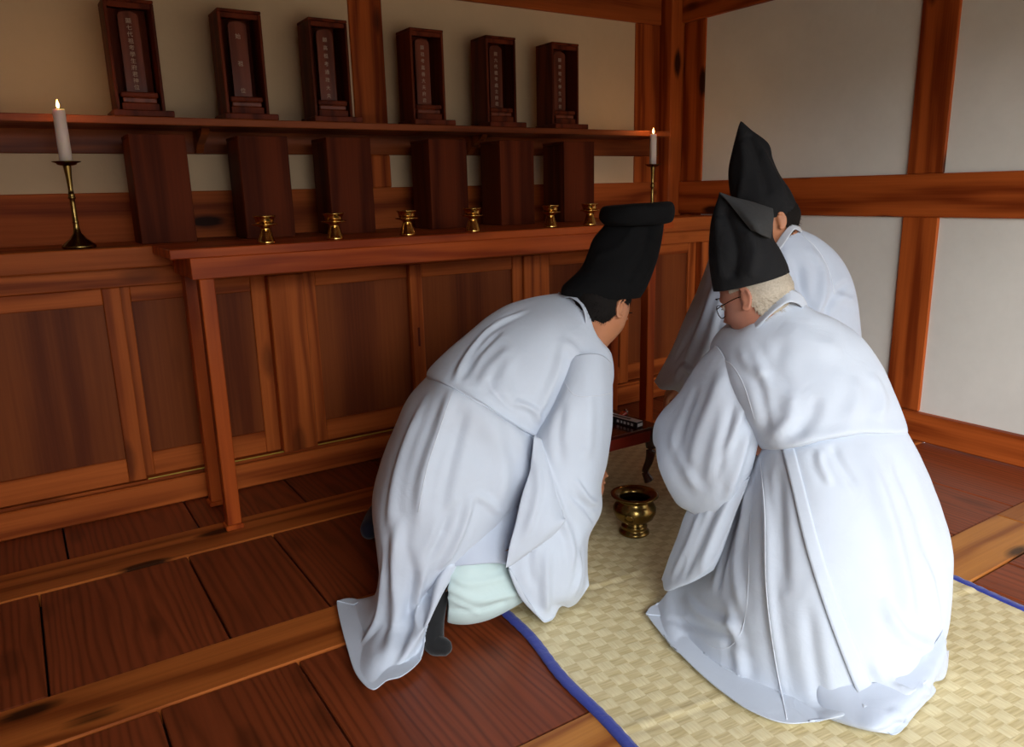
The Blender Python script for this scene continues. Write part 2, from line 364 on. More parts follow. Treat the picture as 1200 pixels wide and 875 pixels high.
# ------------------------------------------------------------------ shelf on the back wall
sh = empty('wall_shelf', (1.2, YB, 1.475), 'long dark wooden shelf on the back wall carrying the tablet cases', 'shelf')
box('shelf_board', -2.3, 3.235, 3.30, YB - .006, 1.478, 1.507, W_shelf, sh, .003)
def bracket(x):
    pr = [(YB - .006, 1.386), (YB - .03, 1.388), (YB - .07, 1.42), (YB - .16, 1.455), (YB - .19, 1.477), (YB - .006, 1.477)]
    v = [(x - .015, y, z) for y, z in pr] + [(x + .015, y, z) for y, z in pr]; n = len(pr)
    f = [tuple(range(n))[::-1], tuple(range(n, 2 * n))] + [(i, (i + 1) % n, n + (i + 1) % n, n + i) for i in range(n)]
    me = mesh('bracket', [Vector(q) - Vector(sh.location) for q in v], f); me.materials.append(W_shelf)
    o = bpy.data.objects.new('bracket', me); COL.objects.link(o); o.parent = sh
for x in (-.55, .74, 2.07): bracket(x)

# ------------------------------------------------------------------ tall boxes on the counter
BX = [(.430, .628), (.823, 1.025), (1.175, 1.403), (1.666, 1.878), (2.058, 2.255), (2.450, 2.636)]
wh = ['leftmost, behind the left brass candlestick', 'second from the left', 'third from the left', 'third from the right', 'second from the right', 'rightmost, nearest the right candle']
whc = ['first from the left', 'second from the left', 'third from the left, before the post', 'third from the right', 'second from the right', 'rightmost']
def tallbox():
    t = empty('tall_box', (0, 0, 0), 'x', 'box', local=True)
    h = .405; w2 = .100
    box('front_panel', -w2, w2, 0, .014, 0, h, W_redbox, t, .002)
    for s in (-1, 1): box('side_panel', *(sorted((s * w2, s * (w2 - .014)))), .0145, .185, 0, h - .014, W_redbox, t, .002)
    box('top_panel', -w2, w2, .0145, .190, h - .0135, h, W_redbox, t, .002)
    return t
t0 = tallbox()
for i, (a, b) in enumerate(BX):
    t = t0 if i == 0 else copy_tree(t0)
    t.location = ((a + b) / 2, 3.25, 1.035)
    t['label'] = 'tall plain reddish box on the counter, ' + wh[i]; t['group'] = 'tall wooden boxes on the counter'

# ------------------------------------------------------------------ tablet cases and spirit tablets on the shelf
def case(first):
    t = empty('tablet_case', (0, 0, 0), 'x', 'case', local=True)
    box('base', -.107, .107, 0, .185, 0, .024, W_case, t, .003)
    for s in (-1, 1): box('side_panel', *(sorted((s * .086, s * .074))), .055, .20, .024, .412, W_case, t, .002)
    box('top_panel', -.086, .086, .053, .20, .412, .424, W_case, t, .002)
    box('top_valance', -.074, .074, .060, .066, .392, .412, W_case, t, .002)
    box('back_panel', -.074, .074, .192, .20, .024, .412, W_case, t, 0)
    return t
def tablet():
    t = empty('spirit_tablet', (0, 0, 0), 'x', 'tablet', local=True)
    box('plinth', -.066, .066, .045, .165, .0, .030, W_case, t, .003)
    box('pedestal', -.060, .060, .052, .158, .030, .050, W_plaque, t, .004)
    box('pedestal', -.066, .066, .048, .162, .050, .070, W_case, t, .004)
    # plaque with a rounded top
    n = 10; pr = [(-.036, 0), (.036, 0), (.036, .275)] + [(.036 * math.cos(a), .275 + .020 * math.sin(a)) for a in np.linspace(0, PI, n)[1:-1]] + [(-.036, .275)]
    k = len(pr); y0, y1 = .094, .112
    v = [(x, y0, z + .070) for x, z in pr] + [(x, y1, z + .070) for x, z in pr]
    f = [tuple(range(k)), tuple(range(2 * k - 1, k - 1, -1))] + [((i + 1) % k, i, k + i, k + (i + 1) % k) for i in range(k)]
    me = mesh('plaque', v, f); me.materials.append(W_plaque)
    o = bpy.data.objects.new('plaque', me); COL.objects.link(o); o.parent = t
    return t
INK = plain('faded_white_ink', (176, 150, 128), rough=.8)
texts = ['顯七代祖考學生府君神位', '始　祖　位', '顯高祖考通政大夫', '顯祖考嘉善大夫府君', '顯六代祖考處士府君', '顯曾祖考學生府君']
def lettering(t, s, size):
    gap = .262 / max(len(s), 1)
    bmt = bmesh.new()
    for i, ch in enumerate(s):
        if ch.strip() == '' or ch == '　': continue
        cu = bpy.data.curves.new('lettering', 'FONT'); cu.body = ch; cu.size = size; cu.align_x = 'CENTER'; cu.extrude = .0004
        cu.resolution_u = 2
        o = bpy.data.objects.new('tmp', cu); COL.objects.link(o)
        dg = bpy.context.evaluated_depsgraph_get(); me = bpy.data.meshes.new_from_object(o.evaluated_get(dg))
        me.transform(Matrix.Translation((.0, .0935, .070 + .272 - (i + .8) * gap)) @ Matrix.Rotation(PI / 2, 4, 'X'))
        bmt.from_mesh(me); bpy.data.objects.remove(o); bpy.data.meshes.remove(me)
    me = bpy.data.meshes.new('lettering'); bmt.to_mesh(me); bmt.free(); me.materials.append(INK)
    o = bpy.data.objects.new('lettering', me); COL.objects.link(o); o.parent = t
CX = [.505, .908, 1.276, 1.745, 2.148, 2.541]
c0 = case(0); s0 = tablet()
cases = [c0]; tabs = [s0]
for i in range(1, 6): cases.append(copy_tree(c0)); tabs.append(copy_tree(s0))
for i in range(6):
    cases[i].location = (CX[i], 3.305, 1.507); tabs[i].location = (CX[i], 3.317, 1.532)
    cases[i]['label'] = 'open-fronted wooden case on the shelf, ' + whc[i]; cases[i]['group'] = 'tablet cases on the wall shelf'
    tabs[i]['label'] = 'wooden memorial tablet with pale characters in the case ' + whc[i]; tabs[i]['group'] = 'memorial tablets in the cases'
    lettering(tabs[i], texts[i], .0205 if i != 1 else .022)

# ------------------------------------------------------------------ brass cups on the ritual table
def cup():
    t = empty('brass_cup', (0, 0, 0), 'x', 'cup', local=True)
    lathe('stand', [(0, 0), (.031, 0), (.0325, .003), (.030, .008), (.024, .030), (.018, .048), (.016, .053), (.020, .058), (.030, .062), (.046, .066), (.0475, .0685), (.045, .070), (.020, .068), (0, .068)], BRASS, t)
    lathe('cup_bowl', [(0, .0685), (.024, .0685), (.031, .072), (.033, .078), (.0335, .086), (.037, .092), (.040, .0955), (.040, .098), (.036, .0975), (.031, .090), (.030, .078), (.018, .073), (0, .073)], BRASS, t)
    return t
k0 = cup()
CU_ = [(.787, 'leftmost'), (1.047, 'second from the left'), (1.351, 'third from the left'), (1.655, 'third from the right'), (2.06, 'second from the right'), (2.285, 'rightmost, beside the hat')]
for i, (x, s) in enumerate(CU_):
    t = k0 if i == 0 else copy_tree(k0)
    t.location = (x, 2.845, 1.0365); t.rotation_euler.z = i * 1.3
    t['label'] = 'small polished brass cup on a footed stand on the long table, ' + s; t['group'] = 'brass cups on the ritual table'

# ------------------------------------------------------------------ candles
def flame(parent, z):
    lathe('flame', [(0, 0), (.003, .002), (.0055, .009), (.0045, .016), (.002, .024), (0, .030)], FLAME, parent, 16, (0, 0, z))
def candle_set(x, y, z0, label1, label2, hs=.302, rc=.0205, lc=.182, power=.6):
    t = empty('candlestick', (x, y, z0), label1, 'candlestick', local=True)
    k = hs / .302
    lathe('stick_base', [(0, 0), (.052, 0), (.056, .004), (.056, .010), (.050, .016), (.028, .034), (.013, .055), (.0095, .075), (.009, .09)], BRASS_D, t)
    lathe('stem', [(.009, .088), (.0105, .092), (.009, .097), (.0085, .16 * k), (.0085, .172 * k), (.0125, .176 * k), (.0125, .181 * k), (.0095, .185 * k), (.0125, .189 * k), (.0095, .193 * k), (.008, .205 * k), (.010, .25 * k), (.0135, .288 * k), (.0135, .292 * k)], BRASS_D, t)
    lathe('drip_pan', [(0, .288 * k), (.014, .288 * k), (.030, .292 * k), (.0335, .297 * k), (.046, .3015 * k), (.0465, .3035 * k), (.033, .3025 * k), (.028, .297 * k), (0, .296 * k)], BRASS_D, t)
    c = empty('candle', (x, y, z0 + .297 * k), label2, 'candle', local=True)
    lathe('wax', [(0, 0), (rc, 0), (rc, lc * .5), (rc * .97, lc - .006), (rc * .9, lc - .001), (rc * .7, lc - .001), (rc * .3, lc - .004), (0, lc - .005)], WAX, c, 28)
    lathe('wick', [(0, lc - .006), (.0012, lc - .006), (.001, lc + .006), (0, lc + .007)], WICK, c, 8)
    flame(c, lc + .002)
    l = bpy.data.lights.new('candle_light', 'POINT'); l.energy = power; l.color = (1, .55, .22); l.shadow_soft_size = .01
    lo = bpy.data.objects.new('candle_light', l); COL.objects.link(lo); lo.location = (x, y, z0 + .297 * k + lc + .05)
candle_set(.214, 3.20, 1.035, 'tall brass candlestick with flared foot on the counter, left side', 'thick lit white candle at the left end of the altar')
candle_set(3.03, 3.22, 1.035, 'slim brass candlestick on the counter behind the folded black hat', 'thinner lit white candle near the right end of the altar', rc=.0185, lc=.165, hs=.288)
# ------------------------------------------------------------------ woven straw mat
def straw_mat():
    t = empty('straw_mat', (1.68, 1.4, 0), 'woven straw mat with blue cloth edging lying on the plank floor', 'mat', local=True)
    m, nt, bs = new_mat('woven_straw'); L = nt.links.new
    tc = N(nt, 'ShaderNodeTexCoord'); ck = N(nt, 'ShaderNodeTexChecker'); ck.inputs['Scale'].default_value = 1 / .032
    mp0 = N(nt, 'ShaderNodeMapping'); mp0.inputs['Scale'].default_value = (.032 / .040, 1, 0); mp0.inputs['Location'].default_value = (0, 0, .005)
    L(tc.outputs['Object'], mp0.inputs[0]); L(mp0.outputs[0], ck.inputs[0])
    cols = []
    for sc in ((160, 14, 1), (14, 160, 1)):
        mp = N(nt, 'ShaderNodeMapping'); mp.inputs['Scale'].default_value = sc; L(tc.outputs['Object'], mp.inputs[0])
        n = N(nt, 'ShaderNodeTexNoise'); n.inputs['Scale'].default_value = 1; n.inputs['Detail'].default_value = 2; L(mp.outputs[0], n.inputs[0])
        cr = N(nt, 'ShaderNodeValToRGB'); cr.color_ramp.elements[0].position = .3; cr.color_ramp.elements[1].position = .7
        a, b = ((224, 206, 158), (238, 224, 180)) if sc[0] > 100 else ((204, 184, 132), (228, 210, 162))  # lighter and darker cells: directional reflection off the reeds painted as colour
        cr.color_ramp.elements[0].color = srgb(a); cr.color_ramp.elements[1].color = srgb(b); L(n.outputs['Fac'], cr.inputs[0]); cols.append((cr, n))
    mx = N(nt, 'ShaderNodeMix', data_type='RGBA'); L(ck.outputs['Fac'], mx.inputs[0]); L(cols[0][0].outputs[0], mx.inputs[6]); L(cols[1][0].outputs[0], mx.inputs[7])
    ns = N(nt, 'ShaderNodeTexNoise'); ns.inputs['Scale'].default_value = 4; L(tc.outputs['Object'], ns.inputs[0])
    hs = N(nt, 'ShaderNodeHueSaturation'); L(mx.outputs[2], hs.inputs['Color']); L(math_n(nt, 'ADD', .85, math_n(nt, 'MULTIPLY', ns.outputs['Fac'], .3)), hs.inputs['Value'])
    L(hs.outputs[0], bs.inputs['Base Color']); bs.inputs['Roughness'].default_value = .55
    mb = N(nt, 'ShaderNodeMix', data_type='FLOAT'); L(ck.outputs['Fac'], mb.inputs[0]); L(cols[0][1].outputs[0], mb.inputs[2]); L(cols[1][1].outputs[0], mb.inputs[3])
    bp = N(nt, 'ShaderNodeBump'); bp.inputs['Strength'].default_value = .5; bp.inputs['Distance'].default_value = .002; L(mb.outputs[0], bp.inputs['Height']); L(bp.outputs[0], bs.inputs['Normal'])
    x0, x1, y0, y1 = -.655, .655, -1.65, 1.27; t.rotation_euler.z = -.10
    cx, cy = .040, .032
    nx, ny = int((x1 - x0) / cx * 4), int((y1 - y0) / cy * 4)
    X = np.linspace(x0, x1, nx + 1); Y = np.linspace(y0, y1, ny + 1)
    GX, GY = np.meshgrid(X, Y, indexing='ij')
    ix = np.floor(GX / cx); iy = np.floor(GY / cy); fx = GX / cx - ix; fy = GY / cy - iy
    par = (ix + iy) % 2
    pil = np.where(par == 0, np.sin(np.pi * fx) ** .5 * .0026, np.sin(np.pi * fy) ** .5 * .0016)
    yy = GY
    z = .0030 + pil * .8 + .0015 * np.sin(GX * 9) * np.sin(GY * 7)
    for yc in (-.33, .27, .87, -.93):
        z += .0022 * np.exp(-((yy - yc - .02 * np.sin(GX * 5)) / .012) ** 2) - .0014 * np.exp(-((yy - yc + .018 - .02 * np.sin(GX * 5)) / .008) ** 2)
    # ragged, gently wavy long edges
    wob = .008 * np.sin(GY * 6.3) + .004 * np.sin(GY * 17)
    GX = GX + wob * np.where(GX < 0, 1, 1)
    v = np.stack([GX, GY, z], -1).reshape(-1, 3)
    idx = np.arange((nx + 1) * (ny + 1)).reshape(nx + 1, ny + 1)
    f = np.stack([idx[:-1, :-1], idx[1:, :-1], idx[1:, 1:], idx[:-1, 1:]], -1).reshape(-1, 4)
    me = mesh('woven_straw', v.tolist(), f.tolist(), True); me.materials.append(m)
    o = bpy.data.objects.new('woven_straw', me); COL.objects.link(o); o.parent = t; o['kind'] = 'stuff'
    blue = weave_cloth('blue_edging', (48, 62, 158), rough=.6, scale=500, bump=.4)
    for xe, s in ((x0, 1), (x1, -1)):
        pts = []
        yl = np.linspace(y0, y1, 160); 
        for k, off in enumerate((-.013, -.012, -.004, .006, .014, .015)):
            zz = (.001,   .007, .0095, .0095, .009, .004)[k]
            for y in yl:
                wb_ = .008 * math.sin(y * 6.3) + .004 * math.sin(y * 17)
                pts.append((xe + wb_ + s * off, y, zz + .0012 * math.sin(y * 160 + k)))
        n = len(yl); f = []
        for k in range(5):
            for i in range(n - 1):
                q = (k * n + i, k * n + i + 1, (k + 1) * n + i + 1, (k + 1) * n + i); f.append(q if s < 0 else q[::-1])
        me = mesh('blue_border', pts, f, True); me.materials.append(blue)
        o = bpy.data.objects.new('blue_border', me); COL.objects.link(o); o.parent = t
straw_mat()

# ------------------------------------------------------------------ surface tools
def cr_resample(P, n, closed=False):
    P = np.asarray(P, float); m = len(P)
    if closed:
        t = np.linspace(0, m, n, endpoint=False); i = np.floor(t).astype(int); f = (t - i)[:, None]
        g = lambda k: P[(i + k) % m]
    else:
        t = np.linspace(0, m - 1, n); i = np.minimum(np.floor(t).astype(int), m - 2); f = (t - i)[:, None]
        E = np.vstack([2 * P[0] - P[1], P, 2 * P[-1] - P[-2]]); g = lambda k: E[i + k + 1]
    a, b, c, d = g(-1), g(0), g(1), g(2)
    return .5 * ((2 * b) + (c - a) * f + (2 * a - 5 * b + 4 * c - d) * f ** 2 + (3 * b - a - 3 * c + d) * f ** 3)
def grid_mesh(rows, nu, nv, closed=False):
    R = np.stack([cr_resample(r, nu, closed) for r in rows])      # rows x nu x 3
    G = np.stack([cr_resample(R[:, j], nv) for j in range(nu)], 1) # nv x nu x 3
    return G
def grid_normals(G, closed):
    du = (np.roll(G, -1, 1) - np.roll(G, 1, 1)) if closed else np.gradient(G, axis=1)
    dv = np.gradient(G, axis=0)
    n = np.cross(du, dv); n /= np.maximum(np.linalg.norm(n, axis=-1, keepdims=True), 1e-9)
    return n
def grid_faces(nv, nu, closed):
    idx = np.arange(nv * nu).reshape(nv, nu)
    if closed: nx = np.roll(idx, -1, 1); return np.stack([idx[:-1], nx[:-1], nx[1:], idx[1:]], -1).reshape(-1, 4)
    return np.stack([idx[:-1, :-1], idx[:-1, 1:], idx[1:, 1:], idx[1:, :-1]], -1).reshape(-1, 4)
from mathutils.bvhtree import BVHTree
def cast(bvh, px, py):
    d = ray(px, py).normalized(); h = bvh.ray_cast(CAM, d)
    return h[0]
def seg_dist(V, P):
    """distance of every vertex to a polyline, with the parameter along it"""
    best = np.full(len(V), 1e9); par = np.zeros(len(V)); sgn = np.zeros(len(V))
    n = len(P) - 1
    for i in range(n):
        a, b = P[i], P[i + 1]; ab = b - a; L2 = max(ab @ ab, 1e-12)
        t = np.clip(((V - a) @ ab) / L2, 0, 1); d = np.linalg.norm(V - (a + t[:, None] * ab), axis=1)
        k = d < best; best[k] = d[k]; par[k] = (i + t[k]) / n
    return best, par
def smooth_noise(V, seed, freq):
    rs = np.random.RandomState(seed); out = np.zeros(len(V))
    for k in range(7):
        w_ = rs.normal(size=3) * freq; out += np.sin(V @ w_ + rs.uniform(0, 6.28))
    return out / 7
def garment(name, rows, mat, parent, nu=160, nv=160, closed=False, folds=(), floor=True, thick=.003, wr=.0015, seed=1, hole=None):
    G = grid_mesh(rows, nu, nv, closed)
    F = grid_faces(nv, nu, closed)
    nrm = grid_normals(G, closed)
    c = G.mean((0, 1)); 
    if ((nrm * (np.array(CAM) - G)).sum(-1)).mean() < 0: nrm = -nrm; F = F[:, ::-1]
    V = G.reshape(-1, 3).copy(); Nn = nrm.reshape(-1, 3)
    if folds:
        bvh = BVHTree.FromPolygons([tuple(v) for v in V], [tuple(int(q) for q in f) for f in F])
        D = np.zeros(len(V))
        for pts, rad, h in folds:
            P = []
            dense = cr_resample([(a, b, 0) for a, b in pts], max(6, len(pts) * 3))
            for q in dense:
                hit = cast(bvh, q[0], q[1])
                if hit is not None: P.append(np.array(hit))
            if len(P) < 2: continue
            P = np.array(P); d, t = seg_dist(V, P)
            fade = np.clip(np.sin(np.pi * np.clip(t, .0, 1)) * 1.6, .0, 1)
            rr = rad
            D += h * fade * (np.exp(-(d / rr) ** 2) - .35 * np.exp(-((d - 1.7 * rr) / rr) ** 2))
        V = V + Nn * D[:, None]
    V = V + Nn * (smooth_noise(V, seed, 16) * wr * 1.6 + smooth_noise(V, seed + 5, 45) * wr * .6)[:, None]
    if floor: V[:, 2] = np.maximum(V[:, 2], {'under_skirt': .0115, 'robe': .024}.get(name, .016) + .003 * (smooth_noise(V, 3, 20) + 1))
    me = mesh(name, (V - np.array(parent.location)).tolist(), F.tolist(), True)
    me.materials.append(mat)
    o = bpy.data.objects.new(name, me); COL.objects.link(o); o.parent = parent
    md = o.modifiers.new('solid', 'SOLIDIFY'); md.thickness = thick; md.offset = -1
    o['_v'] = 0
    o_bvh[name + parent.name] = BVHTree.FromPolygons([tuple(v) for v in V], [tuple(int(q) for q in f) for f in F])
    del o['_v']
    return o
o_bvh = {}
def tube_mesh(P, rad, seg=6, flat=1.0):
    P = np.asarray(P, float); n = len(P); T = np.gradient(P, axis=0); T /= np.maximum(np.linalg.norm(T, axis=1, keepdims=True), 1e-9)
    up = np.array([0, 0, 1.0]); v = []; rad = np.broadcast_to(rad, n)
    for i in range(n):
        a = np.cross(T[i], up); 
        if np.linalg.norm(a) < 1e-3: a = np.cross(T[i], [1, 0, 0])
        a /= np.linalg.norm(a); b = np.cross(T[i], a)
        for k in range(seg):
            th = 2 * PI * k / seg; v.append(P[i] + rad[i] * (a * math.cos(th) + b * math.sin(th) * flat))
    f = [(i * seg + k, i * seg + (k + 1) % seg, (i + 1) * seg + (k + 1) % seg, (i + 1) * seg + k) for i in range(n - 1) for k in range(seg)]
    f += [tuple(range(seg))[::-1], tuple((n - 1) * seg + k for k in range(seg))]
    return v, f
def tube(name, P, rad, mat, parent, seg=6, flat=1.0):
    v, f = tube_mesh(P, rad, seg, flat); me = mesh(name, [tuple(np.array(q) - np.array(parent.location)) for q in v], f, True); me.materials.append(mat)
    o = bpy.data.objects.new(name, me); COL.objects.link(o); o.parent = parent; return o
def seam(garm, parent, pts, mat, rad=.0022, name='seam'):
    """piping stitched along the cloth: follows the garment's own surface"""
    bvh = o_bvh[garm + parent.name]; P = []
    for q in cr_resample([(a, b, 0) for a, b in pts], len(pts) * 8):
        h = cast(bvh, q[0], q[1])
        if h is not None: P.append(np.array(h))
    if len(P) > 3:
        P = np.array(P); P[1:-1] = (P[:-2] + P[1:-1] + P[2:]) / 3
        return tube(name, P, rad, mat, parent, 6)
def strip(name, garm, parent, left, right, mat, off=.006):
    """an overlapping hem of cloth that lies along the surface of another garment"""
    bvh = o_bvh[garm + parent.name]; A = cr_resample([(a, b, 0) for a, b in left], 70); B = cr_resample([(a, b, 0) for a, b in right], 70); G = []
    for a, b in zip(A, B):
        rw_ = []
        for q in np.linspace(0, 1, 6):
            d = ray(*(a * (1 - q) + b * q)[:2]).normalized(); h = bvh.ray_cast(CAM, d)
            if h[0] is None: rw_ = None; break
            rw_.append(np.array(h[0] - d * off * (1.15 - .9 * q)))
        if rw_: G.append(rw_)
    G = np.array(G); G[1:-1] = (G[:-2] + G[1:-1] + G[2:]) / 3
    me = mesh(name, (G.reshape(-1, 3) - np.array(parent.location)).tolist(), grid_faces(len(G), 6, False).tolist(), True); me.materials.append(mat)
    o = bpy.data.objects.new(name, me); COL.objects.link(o); o.parent = parent
    md = o.modifiers.new('solid', 'SOLIDIFY'); md.thickness = .003; md.offset = 0
    return o
def floor_at(px, py, z=.014):
    d = ray(px, py); return CAM + d * ((z - CAM.z) / d.z)
def row(pts, rL, rR, bulge, wrap=.22, wl=True, wr_=True):
    """one line of control points across the near side of a garment, from left to right,
    continued round behind the body at both ends"""
    n = len(pts); out = []
    for i, q in enumerate(pts):
        t = i / (n - 1)
        if len(q) > 2:
            out.append(floor_at(q[0], q[1]) if q[2] == 'F' else at(q[0], q[1], q[2])); continue
        r = rL + (rR - rL) * t - bulge * math.sin(PI * t) ** .8
        p = at(q[0], q[1], r)
        if p.z < .014: p = floor_at(q[0], q[1])
        out.append(p)
    Fh = Vector((CF.x, CF.y, 0)).normalized()
    span = out[-1] - out[0]
    if wl: out = [out[0] + Fh * wrap + span * .18, out[0] + Fh * wrap * .45 + span * .012] + out
    if wr_: out = out + [out[-1] + Fh * wrap * .45 - span * .012, out[-1] + Fh * wrap - span * .18]
    return [np.array(p) for p in out]
def ring(L, R, rL, rR, tf, tb, k=20):
    a, b = at(*L, rL), at(*R, rR); c = (a + b) / 2; h = (b - a) / 2
    dirv = Vector((c.x, c.y, 0)).normalized()
    hp = h.normalized(); dirv = (dirv - hp * dirv.dot(hp)).normalized()
    out = []
    for i in range(k):
        th = 2 * PI * i / k; s = math.sin(th)
        out.append(np.array(c + h * math.cos(th) + dirv * s * (tb if s > 0 else tf)))
    return out
def loft(name, rings, mat, parent, nu=72, nv=60, cap=True, thick=0, folds=(), wr=.0005, seed=3):
    G = grid_mesh(rings, nu, nv, True); F = grid_faces(nv, nu, True).tolist()
    nrm = grid_normals(G, True)
    c = G.mean(1, keepdims=True)
    if ((nrm * (G - c)).sum(-1)).mean() < 0: nrm = -nrm; F = [q[::-1] for q in F]
    V = G.reshape(-1, 3); Nn = nrm.reshape(-1, 3)
    if folds:
        bvh = BVHTree.FromPolygons([tuple(v) for v in V], F); D = np.zeros(len(V))
        for pts, rad, h in folds:
            P = [np.array(x) for x in (cast(bvh, q[0], q[1]) for q in cr_resample([(a, b, 0) for a, b in pts], 10)) if x is not None]
            if len(P) < 2: continue
            d, t = seg_dist(V, np.array(P)); D += h * np.exp(-(d / rad) ** 2)
        V = V + Nn * D[:, None]
    V = V + Nn * (smooth_noise(V, seed, 40) * wr)[:, None]
    if cap: F = F + [tuple(range((nv - 1) * nu, nv * nu))]
    me = mesh(name, (V - np.array(parent.location)).tolist(), F, True); me.materials.append(mat)
    o = bpy.data.objects.new(name, me); COL.objects.link(o); o.parent = parent
    if thick: md = o.modifiers.new('solid', 'SOLIDIFY'); md.thickness = thick; md.offset = -1
    return o

# ------------------------------------------------------------------ bodies
def ico(center, rx, ry, rz, X, Y, Z, us=32, vs=20):
    v = []; f = []
    for j in range(vs + 1):
        th = PI * j / vs
        for i in range(us):
            ph = 2 * PI * i / us
            v.append((math.sin(th) * math.cos(ph), math.sin(th) * math.sin(ph), math.cos(th)))
    for j in range(vs):
        for i in range(us): f.append((j * us + i, (j + 1) * us + i, (j + 1) * us + (i + 1) % us, j * us + (i + 1) % us))
    v = np.array(v); return v, f
def head_shape(d):
    """unit directions -> head surface; x right, y forward, z up, origin between the ears"""
    x, y, z = d[:, 0].copy(), d[:, 1].copy(), d[:, 2].copy()
    t = np.clip(-z, 0, 1); tp = np.clip(z, 0, 1)
    P = np.stack([.076 * x, np.where(y > 0, .094, .102) * y, np.where(z > 0, .120, .122) * z], 1)
    P[:, 0] *= 1 - .30 * t ** 1.4
    P[:, 1] += np.where(y < 0, .055 * t ** 1.2 * (-y), 0) - .0 * tp
    P[:, 1] += .018 * t ** 2
    g = lambda cx, cz, sx, sz: np.exp(-((P[:, 0] - cx) / sx) ** 2 - ((P[:, 2] - cz) / sz) ** 2) * (y > 0)
    b = .012 * g(0, -.018, .010, .020) + .018 * g(0, -.034, .013, .010) + .004 * (g(.012, -.038, .008, .008) + g(-.012, -.038, .008, .008))
    b += .006 * (g(.028, .026, .022, .008) + g(-.028, .026, .022, .008)) - .011 * (g(.031, .004, .017, .012) + g(-.031, .004, .017, .012))
    b += .006 * g(0, -.061, .022, .005) + .006 * g(0, -.071, .019, .006) - .003 * g(0, -.066, .022, .003) - .003 * g(0, -.081, .02, .006) + .011 * g(0, -.100, .022, .014)
    b += .004 * (g(.045, -.03, .02, .02) + g(-.045, -.03, .02, .02))
    P[:, 1] += b
    return P
def frame(f, u):
    Fh = Vector((CF.x, CF.y, 0)).normalized(); Rh = Vector((CR.x, CR.y, 0)).normalized(); Z = Vector((0, 0, 1))
    f = (Rh * f[0] + Fh * f[1] + Z * f[2]).normalized(); u = (Rh * u[0] + Fh * u[1] + Z * u[2])
    u = (u - f * u.dot(f)).normalized(); s = f.cross(u)
    return s, f, u
def hand_chains(wrist, d, pn, curl=.5, size=1.0, side=1):
    """palm box chain plus five bent fingers; d = direction of the palm, pn = palm normal"""
    d = Vector(d).normalized(); pn = Vector(pn); pn = (pn - d * pn.dot(d)).normalized(); s = d.cross(pn) * side
    w_ = Vector(wrist); ch = []
    ch.append([(w_, .024), (w_ + d * .045 * size, .026), (w_ + d * .075 * size, .022)])
    for k, (o, ln) in enumerate(((-.030, .066), (-.010, .078), (.010, .074), (.029, .058))):
        base = w_ + d * .080 * size + s * o * size; p = base; cur = d.copy(); c_ = [(w_ + d * .03 * size + s * o * .7, .012), (base, .0098)]
        for j, q in enumerate((.42, .32, .26)):
            ang = curl * (0.5 + .45 * j) + .08 * k
            cur = (d * math.cos(ang) + pn * math.sin(ang)).normalized(); p = p + cur * ln * size * q * 1.15; c_.append((p.copy(), .0092 - .0012 * j))
        ch.append(c_)
    b0 = w_ + d * .015 * size - s * .018 * size; dir_t = (d * .6 - s * .7 + pn * .35).normalized()
    p1 = b0 + dir_t * .042 * size; p2 = p1 + (d * .85 - s * .15 + pn * .45).normalized() * .034 * size; p3 = p2 + (d * .8 + pn * .55).normalized() * .026 * size
    ch.append([(b0, .014), (p1, .0125), (p2, .0105), (p3, .0085)])
    return ch
def chain_surface(path, verts, faces, seg=14):
    """tapering limb of revolution along a smooth path with rounded ends"""
    P = cr_resample([tuple(p) for p, r in path], len(path) * 7); Rr = cr_resample([(r, 0, 0) for p, r in path], len(path) * 7)[:, 0]
    T = np.gradient(P, axis=0); T /= np.linalg.norm(T, axis=1, keepdims=True)
    P = np.vstack([P[0] - T[0] * Rr[0] * .9, P[0] - T[0] * Rr[0] * .55, P, P[-1] + T[-1] * Rr[-1] * .55, P[-1] + T[-1] * Rr[-1] * .9])
    Rr = np.concatenate([[Rr[0] * .3, Rr[0] * .8], Rr, [Rr[-1] * .8, Rr[-1] * .3]])
    v, f = tube_mesh(P, Rr, seg); o = len(verts); verts += [tuple(q) for q in v]; faces += [tuple(o + i for i in q) for q in f]
